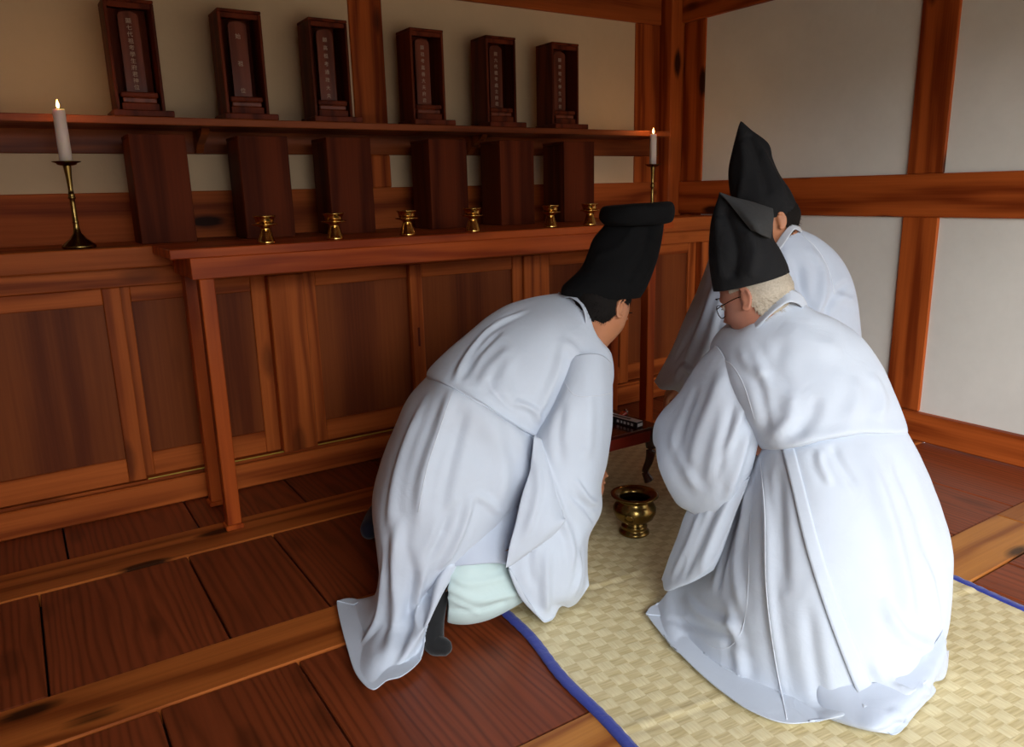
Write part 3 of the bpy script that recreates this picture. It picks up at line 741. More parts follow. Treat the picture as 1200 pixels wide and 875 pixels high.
def build_body(parent, hc, fr, chains, mat, hs=1.0, voxel=.0045, torso=None):
    s, f, u = fr; verts = []; faces = []
    d, hf = ico(0, 1, 1, 1, 0, 0, 0, 72, 48)
    P = head_shape(d) * hs
    B = np.array([s, f, u]); W = P @ B + np.array(hc)
    o = len(verts); verts += [tuple(q) for q in W]; faces += [tuple(o + i for i in q) for q in hf]
    def loc(x, y, z): return Vector(hc) + (s * x + f * y + u * z) * hs
    for sd in (-1, 1):                                    # ears: helix rim, lobe and bowl
        pth = []
        for a in np.linspace(-2.3, 1.9, 9):
            pth.append((loc(sd * (.082 + .010 * (math.cos(a) * -.3 + .5)), -.012 - .017 * math.cos(a - .2) , .004 + .029 * math.sin(a)), .0048))
        chain_surface([(p, r) for p, r in pth], verts, faces, 8)
        chain_surface([(loc(sd * .076, -.008, .018), .009), (loc(sd * .079, -.010, .0), .011), (loc(sd * .077, -.006, -.020), .008)], verts, faces, 10)
    for c in chains: chain_surface(c, verts, faces)
    if torso is not None:
        for c in torso:
            G = grid_mesh(c, 28, 24, True); o = len(verts); verts += [tuple(q) for q in G.reshape(-1, 3)]
            faces += [tuple(int(o + i) for i in q) for q in grid_faces(24, 28, True)]
            faces += [tuple(o + i for i in range(28))[::-1], tuple(o + 23 * 28 + i for i in range(28))]
    L0 = np.array(parent.location)
    me = mesh('body', (np.array(verts) - L0).tolist(), faces, True)
    bm = bmesh.new(); bm.from_mesh(me); bmesh.ops.triangulate(bm, faces=[q for q in bm.faces if len(q.verts) > 4]); bmesh.ops.remove_doubles(bm, verts=bm.verts, dist=1e-6); bm.to_mesh(me); bm.free()
    me.materials.append(mat)
    ob = bpy.data.objects.new('body', me); COL.objects.link(ob)
    md = ob.modifiers.new('r', 'REMESH'); md.mode = 'VOXEL'; md.voxel_size = voxel; md.use_smooth_shade = True
    sm = ob.modifiers.new('s', 'SMOOTH'); sm.factor = .5; sm.iterations = 3
    dg = bpy.context.evaluated_depsgraph_get(); m2 = bpy.data.meshes.new_from_object(ob.evaluated_get(dg))
    ob.modifiers.clear(); ob.data = m2; bpy.data.meshes.remove(me); m2.name = 'body'
    for p in m2.polygons: p.use_smooth = True
    ob.parent = parent
    return ob, loc
def tuck(parent, body, garms, keep):
    """the body stays a finger's breadth inside the cloth it wears"""
    me = body.data; n = len(me.vertices); V = np.empty(n * 3); me.vertices.foreach_get('co', V); V = V.reshape(-1, 3) + np.array(parent.location)
    mask = np.ones(n, bool)
    for c, r in keep: mask &= np.linalg.norm(V - np.array(c), axis=1) > r
    for it in range(2):
        for g in garms:
            bv = o_bvh[g + parent.name]
            for i in np.nonzero(mask)[0]:
                loc, nn, k, dist = bv.find_nearest(tuple(V[i]), .30)
                if loc is None: continue
                dv = Vector(V[i]) - loc
                if dv.dot(nn) > -.014:
                    V[i] = np.array(loc - nn * .020)
    me.vertices.foreach_set('co', (V - np.array(parent.location)).ravel()); me.update()
def hair(parent, hc, fr, hs, mat, kind='short'):
    s, f, u = fr; d, hf = ico(0, 1, 1, 1, 0, 0, 0, 96, 64)
    P = head_shape(d); x, y, z = P[:, 0], P[:, 1], P[:, 2]
    back = np.clip((-y + .005) / .03, 0, 1)
    lim = .045 * (1 - back) + (-.062) * back + .006 * np.sin(x * 160) * .5
    side = (np.abs(x) > .05) & (y < .03) & (y > -.03)
    lim = np.where(side, np.minimum(lim, .024), lim)
    keep = z > lim
    off = .007 + .0012 * np.sin(np.arange(len(P)) * 2.399) + .001 * np.sin(x * 900 + z * 300)
    nrm = P / np.linalg.norm(P, axis=1, keepdims=True)
    edge = np.clip((z - lim) / .02, 0, 1)
    W = (P + nrm * (off * (.25 + .75 * edge))[:, None]) * hs @ np.array([s, f, u]) + np.array(hc) - np.array(parent.location)
    F = [q for q in hf if all(keep[i] for i in q)]
    me = mesh('hair', W.tolist(), F, True); me.materials.append(mat)
    bm = bmesh.new(); bm.from_mesh(me); bmesh.ops.delete(bm, geom=[v for v in bm.verts if not v.link_faces], context='VERTS'); bmesh.ops.remove_doubles(bm, verts=bm.verts, dist=1e-6); bm.to_mesh(me); bm.free()
    o = bpy.data.objects.new('hair', me); COL.objects.link(o); o.parent = parent
    # short strands so the edge is not a hard line
    rs = np.random.RandomState(5); vv = []; ff = []
    cand = [i for i in range(len(P)) if keep[i] and z[i] < lim[i] + .05]
    for i in rs.choice(cand, 900):
        p = Vector(W[i]) ; n = Vector(nrm[i] @ np.array([s, f, u])); dn = -u * .8 - f * .35 + n * .25 + Vector(rs.normal(size=3)) * .25; dn.normalize()
        sd = dn.cross(n).normalized() * .0006; k = len(vv); e = p + dn * rs.uniform(.006, .014) + n * .001
        vv += [tuple(p - sd + n * .001), tuple(p + sd + n * .001), tuple(e)]; ff.append((k, k + 1, k + 2))
    me = mesh('hair_strands', vv, ff); me.materials.append(mat)
    o2 = bpy.data.objects.new('hair_strands', me); COL.objects.link(o2); o2.parent = o; o2['kind'] = 'stuff'
    return o
def eyes(parent, loc, hs, fr):
    for sd in (-1, 1):
        c = loc(sd * .031, .074, .004); me_v, me_f = ico(0, 1, 1, 1, 0, 0, 0, 16, 10)
        me = mesh('eye', (me_v * .0125 * hs + np.array(c) - np.array(parent.location)).tolist(), me_f, True); me.materials.append(EYEW)
        o = bpy.data.objects.new('eye', me); COL.objects.link(o); o.parent = parent
        s, f, u = fr; P = [loc(sd * .031 + .013 * math.cos(a), .086 - .006 * abs(math.cos(a)), .006 + .006 * math.sin(a)) for a in np.linspace(0, PI, 7)]
        tube('eyelid', P, .0022, SKIN, parent, 6)
        P = [loc(sd * .031 + .018 * q, .094 - .010 * abs(q) ** 2, .030 + .004 * (1 - q * q)) for q in np.linspace(-1, 1, 7)]
        tube('eyebrow', P, .0022, HAIR_B, parent, 6, .6)

ROBE = weave_cloth('white_ramie_robe', (197, 205, 217), rough=.85, scale=700, bump=.17)
ROBE2 = weave_cloth('sheer_white_ramie', (190, 199, 214), rough=.85, scale=700, bump=.17)
PIPE = weave_cloth('white_piping', (208, 213, 222), rough=.8, bump=.05)
MINT = weave_cloth('mint_trouser_cloth', (200, 220, 218), rough=.8, bump=.14)
HEMP0 = weave_cloth('deep_black_hemp', (11, 11, 12), rough=.9, scale=420, sheen=.0, bump=.4, noise=.3)
HEMP = weave_cloth('black_hemp', (27, 27, 28), rough=.85, scale=420, sheen=.0, bump=.5, noise=.25)
HEMP2 = weave_cloth('charcoal_hemp', (50, 50, 50), rough=.9, scale=420, sheen=.0, bump=.5, noise=.2)
SOCK = weave_cloth('black_sock', (15, 15, 17), rough=.9, bump=.3, noise=.2)
SOCKN = weave_cloth('navy_sock', (30, 36, 58), rough=.9, bump=.3, noise=.2)
SKIN = plain('skin', (190, 128, 92), rough=.5, noise=.05, nscale=18, sss=.12, bump=.06)
SKIN2 = plain('older_skin', (178, 120, 96), rough=.5, noise=.07, nscale=22, sss=.12, bump=.10)
HAIR_B = plain('black_hair', (22, 18, 16), rough=.85, noise=.3, nscale=200, bump=.4)
HAIR_G = plain('grey_hair', (176, 164, 146), rough=.6, noise=.18, nscale=220, bump=.5)
for q_ in (HEMP0, HEMP, HAIR_B): q_.node_tree.nodes['Principled BSDF'].inputs['Specular IOR Level'].default_value = .2
EYEW = plain('eye_white', (220, 210, 200), rough=.2)
WIRE = plain('spectacle_wire', (60, 50, 46), rough=.25, metal=1)

def ell(c, a, b, k=14):
    c = Vector(c); a = Vector(a); b = Vector(b); return [np.array(c + a * math.cos(t) + b * math.sin(t)) for t in np.linspace(0, 2 * PI, k, endpoint=False)]
def trunk(pelvis, waist, chest, neckb, shoulder_axis, w=.17):
    sa = Vector(shoulder_axis).normalized(); out = []
    pts = [Vector(p) for p in (pelvis, waist, chest, neckb)]
    pp = cr_resample([tuple(p) for p in pts], 8); T = np.gradient(pp, axis=0)
    W = [.8, 1.0, .92, .84, .95, 1.02, .9, .45]; D_ = [.10, .115, .105, .10, .108, .11, .085, .055]
    for p, t, a, b in zip(pp, T, W, D_):
        t = Vector(t).normalized(); fwd = t.cross(sa).normalized(); s2 = fwd.cross(t).normalized()
        out.append(ell(p, s2 * a * w * .93, fwd * b))
    return out

# ================================================================== person on the left, bending over the brazier
def person_left():
    t = empty('person', (1.1, 1.9, 0), 'kneeling person in white robe bending right over the brazier, tall flat-topped black hat', 'person')
    hc = at(705, 362, 2.33); fr = frame((.62, .55, -.52), (.35, .35, .82)); hs = .98
    s, f, u = fr
    nb = at(672, 388, 2.33); ch_ = at(625, 425, 2.30); ws = at(560, 495, 2.25); pv = at(525, 575, 2.22)
    sa = Vector((.25, -1, 0))
    rs_ = at(672, 432, 2.19); ls_ = at(690, 400, 2.50)
    re_ = at(674, 520, 2.17); rw = at(692, 556, 2.32)
    le_ = at(690, 455, 2.56); lw = at(684, 520, 2.50)
    ank = at(513, 702, 1.92); knee = at(600, 655, 2.24); knee.z = max(knee.z, .09); hip = at(530, 590, 2.20)
    lhip = at(520, 560, 2.28); lknee = at(640, 540, 2.42); lank = Vector((1.02, 2.44, .10))
    chains = [[(hc - u * .03 - f * .02, .055), (Vector(nb) * .5 + hc * .5 - f * .02, .056), (nb, .062)],
              [(nb, .06), (rs_, .055), (re_, .045), (rw, .029)], [(nb, .06), (ls_, .055), (le_, .045), (lw, .029)],
              [(pv, .09), (hip, .07), (knee, .045), (ank, .018)], [(pv, .09), (lhip, .095), (lknee, .060), (lank, .038)]]
    hd = (Vector(at(707, 592, 2.36)) - rw); chains += hand_chains(rw, hd, (-.3, .8, -.1), .35, .95)
    chains += hand_chains(lw, (.3, -.2, -1), (-.3, -.8, 0), .5, .95, -1)
    b, loc = build_body(t, hc, fr, chains, SKIN, hs, torso=[trunk(pv, ws, ch_, nb, sa)])
    hair(t, hc, fr, hs, HAIR_B); eyes(t, loc, hs, fr)
    # feet and trousers
    v, fa = [], []
    toe = floor_at(512, 762, .02); heel = at(505, 722, 1.84)
    chain_surface([(at(524, 655, 1.96), .025), (at(517, 678, 1.93), .026), (at(513, 702, 1.915), .027), (at(508, 728, 1.88), .030), (floor_at(508, 752, .03), .030), (floor_at(520, 758, .022), .024)], v, fa)
    me = mesh('sock', (np.array(v) - np.array(t.location)).tolist(), fa, True); me.materials.append(SOCK); o = bpy.data.objects.new('sock', me); COL.objects.link(o); o.parent = t
    v, fa = [], []
    chain_surface([(lank + Vector((0, -.03, .05)), .040), (lank, .045), (Vector((.99, 2.47, .05)), .042), (Vector((.93, 2.40, .04)), .036)], v, fa)
    me = mesh('sock', (np.array(v) - np.array(t.location)).tolist(), fa, True); me.materials.append(SOCKN); o = bpy.data.objects.new('sock', me); COL.objects.link(o); o.parent = t; o['label'] = 'dark navy sock behind the robe'
    loft('trousers', [ring((529, 668), (527, 720), 1.93, 1.91, .02, .04), ring((528, 655), (525, 728), 1.93, 1.91, .05, .06), ring((548, 648), (548, 730), 1.93, 1.91, .06, .07), ring((575, 645), (576, 724), 1.97, 1.93, .065, .07),
                      ring((602, 642), (606, 709), 2.02, 1.97, .06, .06), ring((628, 645), (634, 692), 2.06, 2.02, .05, .05)],
         MINT, t, 80, 80, folds=[([(528, 690), (560, 703), (605, 695)], .010, .007), ([(528, 714), (560, 714), (590, 706)], .009, -.005), ([(528, 674), (550, 684), (590, 676)], .009, .006), ([(526, 700), (540, 708), (560, 718)], .007, .004)], wr=.001)
    # robe: upper part
    garment('robe_upper', [
        row([(668, 344), (678, 350), (688, 358), (692, 370), (692, 384)], 2.34, 2.26, .03, .10),
        row([(650, 347), (664, 360), (680, 376), (694, 392), (706, 402)], 2.33, 2.24, .06, .14),
        row([(626, 352), (640, 372), (662, 396), (688, 414), (716, 418)], 2.30, 2.24, .12, .18),
        row([(598, 361), (612, 390), (636, 420), (672, 445), (716, 450)], 2.27, 2.22, .15, .20),
        row([(570, 377), (582, 408), (608, 440), (650, 470), (700, 480)], 2.24, 2.20, .17, .2),
        row([(542, 400), (556, 426), (582, 455), (620, 486), (672, 500)], 2.20, 2.15, .17, .2),
        row([(518, 421), (532, 438), (556, 462), (594, 490), (645, 512)], 2.16, 2.10, .16, .2),
        row([(502, 437), (518, 446), (545, 462), (586, 486), (630, 512)], 2.13, 2.06, .15, .2),
        row([(500, 443), (516, 449), (545, 465), (588, 489), (628, 514)], 2.15, 2.07, .14, .2)],
        ROBE, t, 190, 170, folds=[
            ([(532, 450), (545, 420), (575, 385), (620, 362)], .009, .010), ([(543, 445), (560, 415), (590, 385)], .010, -.006),
            ([(640, 500), (660, 470), (690, 440)], .016, .010), ([(622, 500), (640, 465), (655, 430), (660, 400)], .014, .007),
            ([(600, 470), (590, 445), (600, 410)], .02, .007), ([(560, 458), (575, 430), (600, 405)], .014, .005),
            ([(655, 395), (680, 420), (690, 455)], .016, .006), ([(634, 497), (625, 480), (600, 470)], .010, .008), ([(610, 488), (580, 460), (572, 440)], .010, -.004)], seed=2)
    garment('robe_collar', [
        row([(655, 344), (668, 341), (683, 350), (691, 365), (693, 386), (700, 396)], 2.35, 2.25, .035, .06),
        row([(658, 350), (668, 348), (680, 355), (686, 368), (688, 385), (694, 396)], 2.33, 2.235, .045, .06)], ROBE, t, 60, 8, thick=.004, wr=.0004)
    # robe: skirt with the train spread on the floor
    FF = 'F'
    garment('robe_skirt', [
        row([(506, 437), (522, 445), (548, 459), (588, 482), (626, 506)], 2.16, 2.08, .13),
        row([(500, 446), (516, 453), (545, 468), (588, 494), (630, 520)], 2.13, 2.06, .16),
        row([(478, 471), (492, 488), (528, 510), (586, 530), (638, 540)], 2.12, 2.08, .19),
        row([(462, 505), (475, 528), (514, 552), (580, 562), (640, 555)], 2.11, 2.08, .22),
        row([(446, 548), (458, 575), (498, 604), (570, 603), (632, 570)], 2.09, 2.08, .23),
        row([(436, 590), (447, 622), (487, 655), (560, 636), (624, 582)], 2.07, 2.08, .22),
        row([(441, 640), (451, 672), (484, 690), (549, 655), (621, 586)], 2.04, 2.08, .19),
        row([(444, 672), (450, 705), (480, 718), (522, 670), (612, 600)], 2.02, 2.08, .17, .15),
        row([(438, 702, 2.03), (440, 726, 1.93), (478, 745, 1.83), (507, 716, 1.84), (524, 668, 1.88)], 2.0, 1.9, .1, .06),
        row([(413, 706, FF), (416, 722, FF), (424, 742, FF), (438, 768, 1.80), (460, 782, 1.765), (478, 775, 1.79), (496, 750, 1.83), (505, 712, 1.87)], 2.0, 1.9, .1, .03),
        row([(395, 709, FF), (399, 730, FF), (406, 757, FF), (417, 790, FF), (436, 809, FF), (454, 802, 1.715), (472, 793, FF), (492, 776, FF), (499, 748, 1.85)], 2.0, 1.9, .1, .03)],
        ROBE, t, 230, 250, folds=[
            ([(531, 455), (516, 500), (497, 560), (490, 620)], .016, .012), ([(548, 470), (534, 520), (520, 580), (518, 630)], .016, -.008),
            ([(500, 460), (475, 520), (460, 580), (458, 640)], .018, .008), ([(565, 480), (590, 540), (585, 600)], .028, .008),
            ([(553, 578), (545, 610), (530, 645), (515, 668)], .012, .012), ([(535, 585), (520, 620), (500, 660)], .013, -.008), ([(555, 578), (575, 590), (590, 605)], .012, .006),
            ([(470, 600), (462, 660), (464, 720), (452, 770)], .016, .014), ([(480, 640), (484, 690), (476, 740), (455, 790)], .014, -.010),
            ([(500, 660), (488, 700), (492, 745)], .012, .010), ([(450, 640), (448, 690), (440, 730), (420, 760)], .012, .009), ([(600, 500), (615, 540), (612, 575)], .02, .006)], seed=4)
    garment('inner_skirt', [
        row([(515, 630), (548, 622), (580, 605), (618, 585)], 1.92, 2.02, .04, .02),
        row([(522, 664), (550, 662), (585, 660), (622, 668)], 1.90, 1.98, .05, .02)], ROBE2, t, 40, 20, wr=.001)
    # near sleeve: wide bag hanging to the mat, with its outer flap
    garment('sleeve', [
        row([(662, 428), (672, 418), (690, 414), (706, 416), (716, 424)], 2.16, 2.22, .05, .10),
        row([(650, 465), (664, 455), (686, 450), (706, 452), (718, 462)], 2.11, 2.20, .08, .14),
        row([(634, 500), (652, 496), (680, 494), (704, 498), (717, 505)], 2.06, 2.20, .10, .16),
        row([(627, 522), (646, 535), (676, 540), (700, 542), (712, 540)], 2.03, 2.20, .10, .16),
        row([(620, 552), (642, 570), (670, 580), (695, 578), (705, 570)], 2.00, 2.18, .10, .14),
        row([(612, 590), (634, 612), (662, 622), (690, 612), (704, 600)], 1.97, 2.16, .09, .12),
        row([(604, 630), (624, 655), (655, 660), (680, 645), (690, 632)], 1.93, 2.10, .07, .10),
        row([(597, 664), (612, 696), (650, 700), (678, 690), (688, 668)], 1.90, 2.06, .04, .06),
        row([(600, 672, 1.90), (640, 730, 1.93), (657, 711, 1.98), (671, 711, 2.02), (689, 688, 2.05)], 1.9, 2.05, .0, .04)],
        ROBE, t, 150, 170, folds=[
            ([(628, 520), (645, 565), (660, 605)], .010, .010), ([(672, 560), (690, 585), (702, 590)], .010, .010), ([(666, 575), (690, 600), (700, 618)], .010, -.008),
            ([(650, 590), (668, 630), (672, 670)], .014, .009), ([(640, 640), (640, 690), (640, 720)], .014, .010), ([(622, 630), (620, 660), (625, 690)], .013, -.007),
            ([(676, 640), (680, 670), (672, 700)], .012, .007), ([(690, 440), (690, 500), (688, 540)], .022, .006), ([(660, 470), (655, 510), (660, 550)], .014, -.006)], seed=6)
    garment('sleeve_flap', [
        row([(626, 512), (630, 512), (634, 514), (638, 518)], 2.0, 2.03, .0, .03, True, False),
        row([(622, 548), (632, 552), (643, 556), (652, 566)], 1.955, 1.99, .015, .03, True, False),
        row([(612, 585), (628, 590), (646, 594), (660, 602)], 1.91, 1.96, .02, .03, True, False),
        row([(606, 612), (622, 618), (644, 618), (662, 610)], 1.885, 1.94, .02, .03, True, False),
        row([(598, 640), (610, 645), (630, 638), (648, 628)], 1.865, 1.92, .01, .03, True, False),
        row([(593, 665), (600, 662), (612, 654), (628, 642)], 1.86, 1.90, .0, .02, True, False)],
        ROBE, t, 60, 90, folds=[([(628, 530), (630, 580), (612, 640)], .012, .006)], seed=8)
    loft('far_sleeve', [ring((650, 380), (700, 400), 2.42, 2.44, .08, .09), ring((652, 430), (700, 440), 2.44, 2.46, .09, .1), ring((648, 490), (698, 495), 2.42, 2.44, .1, .1), ring((640, 560), (694, 560), 2.38, 2.42, .1, .1), ring((630, 620), (680, 615), 2.30, 2.34, .08, .08)], ROBE2, t, cap=False, thick=.003)
    for g_, pts in (('robe_upper', [(668, 350), (640, 358), (600, 372), (565, 398), (545, 425), (534, 450)]),
                    ('robe_skirt', [(531, 457), (516, 500), (500, 550), (490, 600)]),
                    ('sleeve', [(658, 440), (672, 462), (696, 464), (716, 460)]),
                    ):
        if g_ != 'robe_upper': seam(g_, t, pts, PIPE, .0013)
    tuck(t, b, ['robe_upper', 'robe_skirt', 'sleeve'], [(hc, .155), (rw, .04), (at(704, 585, 2.36), .085), (lw, .22), (le_, .1)])
    # tall soft hat with its top folded flat
    loft('hat', [ring((657, 344), (751, 348), 2.34, 2.33, .082, .09), ring((660, 334), (757, 338), 2.34, 2.33, .086, .095), ring((679, 316), (763, 325), 2.34, 2.34, .09, .095),
                 ring((688, 298), (770, 305), 2.34, 2.35, .088, .09), ring((695, 280), (775, 284), 2.35, 2.36, .082, .085), ring((707, 265), (778, 262), 2.36, 2.37, .07, .07), ring((714, 256), (776, 254), 2.36, 2.37, .05, .05)],
         HEMP0, t, 90, 70, folds=[([(735, 330), (752, 300), (760, 268)], .012, -.008), ([(700, 300), (725, 290), (745, 262)], .012, .005), ([(690, 320), (720, 325), (750, 330)], .012, .003)], wr=.001)
    loft('hat_fold', [ring((722, 263), (770, 262), 2.36, 2.37, .03, .03), ring((710, 264), (778, 262), 2.355, 2.375, .09, .08), ring((703, 258), (787, 259), 2.35, 2.38, .112, .10), ring((702, 251), (790, 250), 2.35, 2.38, .120, .10),
                      ring((706, 243), (789, 240), 2.35, 2.38, .116, .10), ring((716, 241), (783, 236), 2.35, 2.38, .09, .07), ring((735, 241), (765, 239), 2.36, 2.37, .03, .03)],
         HEMP0, t, 90, 50, folds=[([(715, 258), (745, 262), (780, 256)], .008, .003)], wr=.001)
    return t
# ================================================================== old person on the right, back to the camera
def person_right():
    t = empty('person', (1.75, 1.2, 0), 'crouching grey-haired person with glasses in white robe, back turned, peaked black hat, nearest', 'person')
    hc = at(885, 349, 2.13); fr = frame((-.66, .60, -.40), (-.26, .25, .93)); hs = .97
    s, f, u = fr
    nb = at(912, 385, 2.19); ch_ = at(940, 440, 2.19); ws = at(970, 520, 2.12); pv = at(985, 610, 2.10)
    ls_ = at(866, 432, 2.16); rs_ = at(990, 432, 2.22)
    le_ = at(806, 516, 2.20); lw = at(800, 478, 2.40); re_ = at(960, 480, 2.40); rw = at(870, 480, 2.50)
    chains = [[(hc - u * .03 - f * .02, .055), (Vector(nb) * .5 + hc * .5 - f * .015, .055), (nb, .060)],
              [(nb, .06), (ls_, .055), (le_, .044), (lw, .028)], [(nb, .06), (rs_, .055), (re_, .044), (rw, .028)],
              [(pv, .09), (at(930, 600, 2.05), .09), (at(850, 590, 2.32), .06), (at(860, 700, 2.02), .038)],
              [(pv, .09), (at(1040, 600, 2.05), .09), (at(1000, 540, 2.42), .06), (at(1040, 680, 2.08), .038)]]
    for c in chains[3:]: 
        p = c[-1][0]; p.z = .10
    chains.append([(chains[3][-1][0], .036), (chains[3][-1][0] + Vector((-.02, .12, -.06)), .030)]); chains.append([(chains[4][-1][0], .036), (chains[4][-1][0] + Vector((-.02, .12, -.06)), .030)])
    chains += hand_chains(lw, (-.1, 1, -.3), (.2, -.2, -1), .5, .95) + hand_chains(rw, (-.3, 1, -.3), (.2, -.2, -1), .5, .95, -1)
    b, loc = build_body(t, hc, fr, chains, SKIN2, hs, torso=[trunk(pv, ws, ch_, nb, Vector((.85, -.3, 0)))])
    hair(t, hc, fr, hs, HAIR_G); eyes(t, loc, hs, fr)
    g_ = empty('glasses', t.location); g_.parent = t; g_.location = (0, 0, 0)
    for sd in (-1, 1):
        P = [loc(sd * .034 + .024 * math.cos(a), .096 - .006 * abs(math.cos(a)), -.004 + .019 * math.sin(a)) - Vector(t.location) for a in np.linspace(0, 2 * PI, 25)]
        tube('rim', P, .0012, WIRE, g_, 6)
        P = [loc(sd * .058, .091, .004) - Vector(t.location), loc(sd * .076, .06, .008) - Vector(t.location), loc(sd * .083, .0, .012) - Vector(t.location), loc(sd * .083, -.03, -.006) - Vector(t.location)]
        tube('temple', cr_resample([tuple(p) for p in P], 16), .0013, WIRE, g_, 6)
    tube('bridge', [tuple(loc(q, .101, .002) - Vector(t.location)) for q in (-.011, -.004, .004, .011)], .0012, WIRE, g_, 6)
    FF = 'F'
    garment('robe_upper', [
        row([(882, 377), (890, 366), (902, 356), (914, 350), (926, 347), (936, 352)], 2.10, 2.14, .03, .08),
        row([(868, 385), (882, 379), (902, 373), (922, 364), (940, 358), (956, 364)], 2.10, 2.16, .06, .12),
        row([(850, 396), (870, 396), (900, 392), (930, 382), (960, 373), (984, 376)], 2.10, 2.17, .10, .18),
        row([(840, 414), (862, 418), (896, 417), (934, 408), (974, 398), (1012, 397)], 2.10, 2.17, .14, .2),
        row([(842, 440), (862, 447), (898, 448), (942, 440), (988, 427), (1034, 430)], 2.08, 2.16, .16, .2),
        row([(854, 470), (874, 477), (908, 479), (952, 470), (1002, 458), (1048, 462)], 2.06, 2.14, .17, .2),
        row([(872, 500), (890, 504), (920, 505), (962, 498), (1012, 488), (1059, 490)], 2.04, 2.12, .17, .2),
        row([(884, 518), (902, 524), (930, 522), (966, 513), (1014, 506), (1063, 505)], 2.02, 2.10, .165, .2),
        row([(885, 522), (902, 528), (930, 526), (966, 517), (1014, 510), (1061, 509)], 2.04, 2.12, .15, .2)],
        ROBE, t, 200, 190, folds=[
            ([(875, 400), (895, 440), (905, 500)], .013, .006), ([(890, 510), (900, 480), (890, 440)], .018, -.008), ([(905, 515), (925, 490), (930, 455)], .016, .008), ([(928, 512), (950, 490), (958, 460)], .016, -.006),
            ([(865, 405), (880, 430), (900, 440)], .014, .006), ([(990, 500), (1005, 470), (1000, 440)], .022, .005), ([(1030, 495), (1035, 465), (1020, 435)], .018, .005), ([(915, 380), (950, 400), (990, 410)], .03, .006),
            ([(920, 395), (910, 430), (925, 460)], .02, -.004)], seed=12)
    garment('robe_collar', [
        row([(866, 388), (880, 373), (893, 359), (908, 347), (924, 339), (938, 344), (946, 356)], 2.12, 2.15, .06, .05),
        row([(870, 396), (886, 384), (900, 370), (912, 360), (925, 353), (937, 356), (943, 364)], 2.085, 2.12, .065, .05)], ROBE, t, 60, 8, thick=.004, wr=.0004)
    garment('inner_collar', [
        row([(886, 368), (896, 356), (908, 346), (922, 340), (934, 342)], 2.15, 2.18, .035, .04),
        row([(890, 374), (900, 362), (911, 353), (923, 346), (932, 348)], 2.13, 2.16, .04, .04)], ROBE2, t, 40, 6, thick=.004, wr=.0003)
    garment('robe_skirt', [
        row([(890, 518), (906, 520), (932, 518), (968, 509), (1015, 502), (1058, 502)], 2.06, 2.12, .15),
        row([(884, 530), (902, 534), (932, 532), (968, 524), (1016, 515), (1066, 514)], 2.03, 2.10, .17),
        row([(868, 570), (896, 582), (936, 583), (980, 576), (1036, 562), (1087, 556)], 2.02, 2.10, .22),
        row([(852, 610), (886, 632), (934, 640), (986, 636), (1050, 618), (1104, 602)], 2.02, 2.09, .26),
        row([(836, 645), (870, 682), (928, 700), (988, 700), (1058, 678), (1116, 652)], 2.02, 2.07, .29),
        row([(814, 672), (850, 730), (924, 758), (990, 758), (1062, 732), (1115, 700)], 2.03, 2.04, .32, .16),
        row([(788, 700), (832, 770), (922, 815), (992, 808), (1066, 784), (1110, 742)], 2.03, 2.02, .33, .10),
        row([(768, 717, FF), (792, 760, FF), (838, 800, 1.80), (890, 834, 1.69), (924, 842, 1.66), (984, 836, 1.66), (1040, 826, 1.70), (1085, 800, 1.80), (1104, 770, 1.92)], 2.03, 2.0, .3, .05),
        row([(760, 724, FF), (783, 753, FF), (816, 786, FF), (848, 812, FF), (881, 835, FF), (924, 849, FF), (980, 842, FF), (1035, 834, FF), (1088, 803, FF), (1104, 775, FF)], 2.0, 2.0, .3, .02)],
        ROBE, t, 250, 240, folds=[
            ([(893, 540), (900, 620), (902, 700), (922, 840)], .012, .008), ([(912, 545), (915, 620), (918, 700)], .016, -.008),
            ([(880, 545), (872, 600), (862, 660), (868, 720)], .018, .009), ([(868, 580), (850, 650), (840, 700)], .014, -.008), ([(960, 525), (962, 545), (975, 570)], .010, .006), ([(975, 520), (985, 545), (1010, 580)], .012, -.006),
            ([(1010, 520), (1040, 600), (1060, 680), (1070, 740)], .024, .010), ([(1040, 520), (1075, 600), (1092, 680)], .024, -.008), ([(1035, 700), (1060, 745), (1098, 760)], .016, .010), ([(1080, 640), (1095, 700), (1100, 740)], .016, .008),
            ([(850, 700), (865, 760), (868, 800)], .016, .009), ([(800, 700), (830, 725), (870, 735)], .014, .009), ([(780, 725), (840, 740), (880, 770)], .013, -.006), ([(945, 700), (955, 780), (965, 835)], .016, -.006), ([(1020, 770), (1040, 800), (1070, 810)], .014, .008)], seed=14)
    strip('back_panel', 'robe_skirt', t, [(916, 524), (928, 572), (944, 640), (966, 710), (990, 775), (1012, 829)], [(930, 522), (943, 572), (961, 640), (984, 709), (1009, 770), (1031, 824)], ROBE)
    garment('under_skirt', [
        row([(960, 790, 1.72), (1000, 800, 1.72), (1040, 795, 1.76), (1080, 770, 1.86), (1104, 740, 1.97)], 1.7, 1.9, 0, .04),
        row([(965, 836, FF), (1000, 848, 1.645), (1035, 850, 1.65), (1085, 808, 1.79), (1108, 765, 1.93)], 1.7, 1.9, 0, .04),
        row([(975, 842, FF), (1000, 850, FF), (1026, 856, FF), (1052, 859, FF), (1078, 830, FF), (1096, 811, FF), (1093, 800, FF), (1107, 793, FF), (1112, 765, FF)], 1.7, 1.9, 0, .02)],
        ROBE2, t, 110, 50, folds=[([(1040, 830), (1055, 840), (1060, 850)], .01, .006), ([(1075, 800), (1085, 810), (1090, 815)], .008, .006)], seed=15)
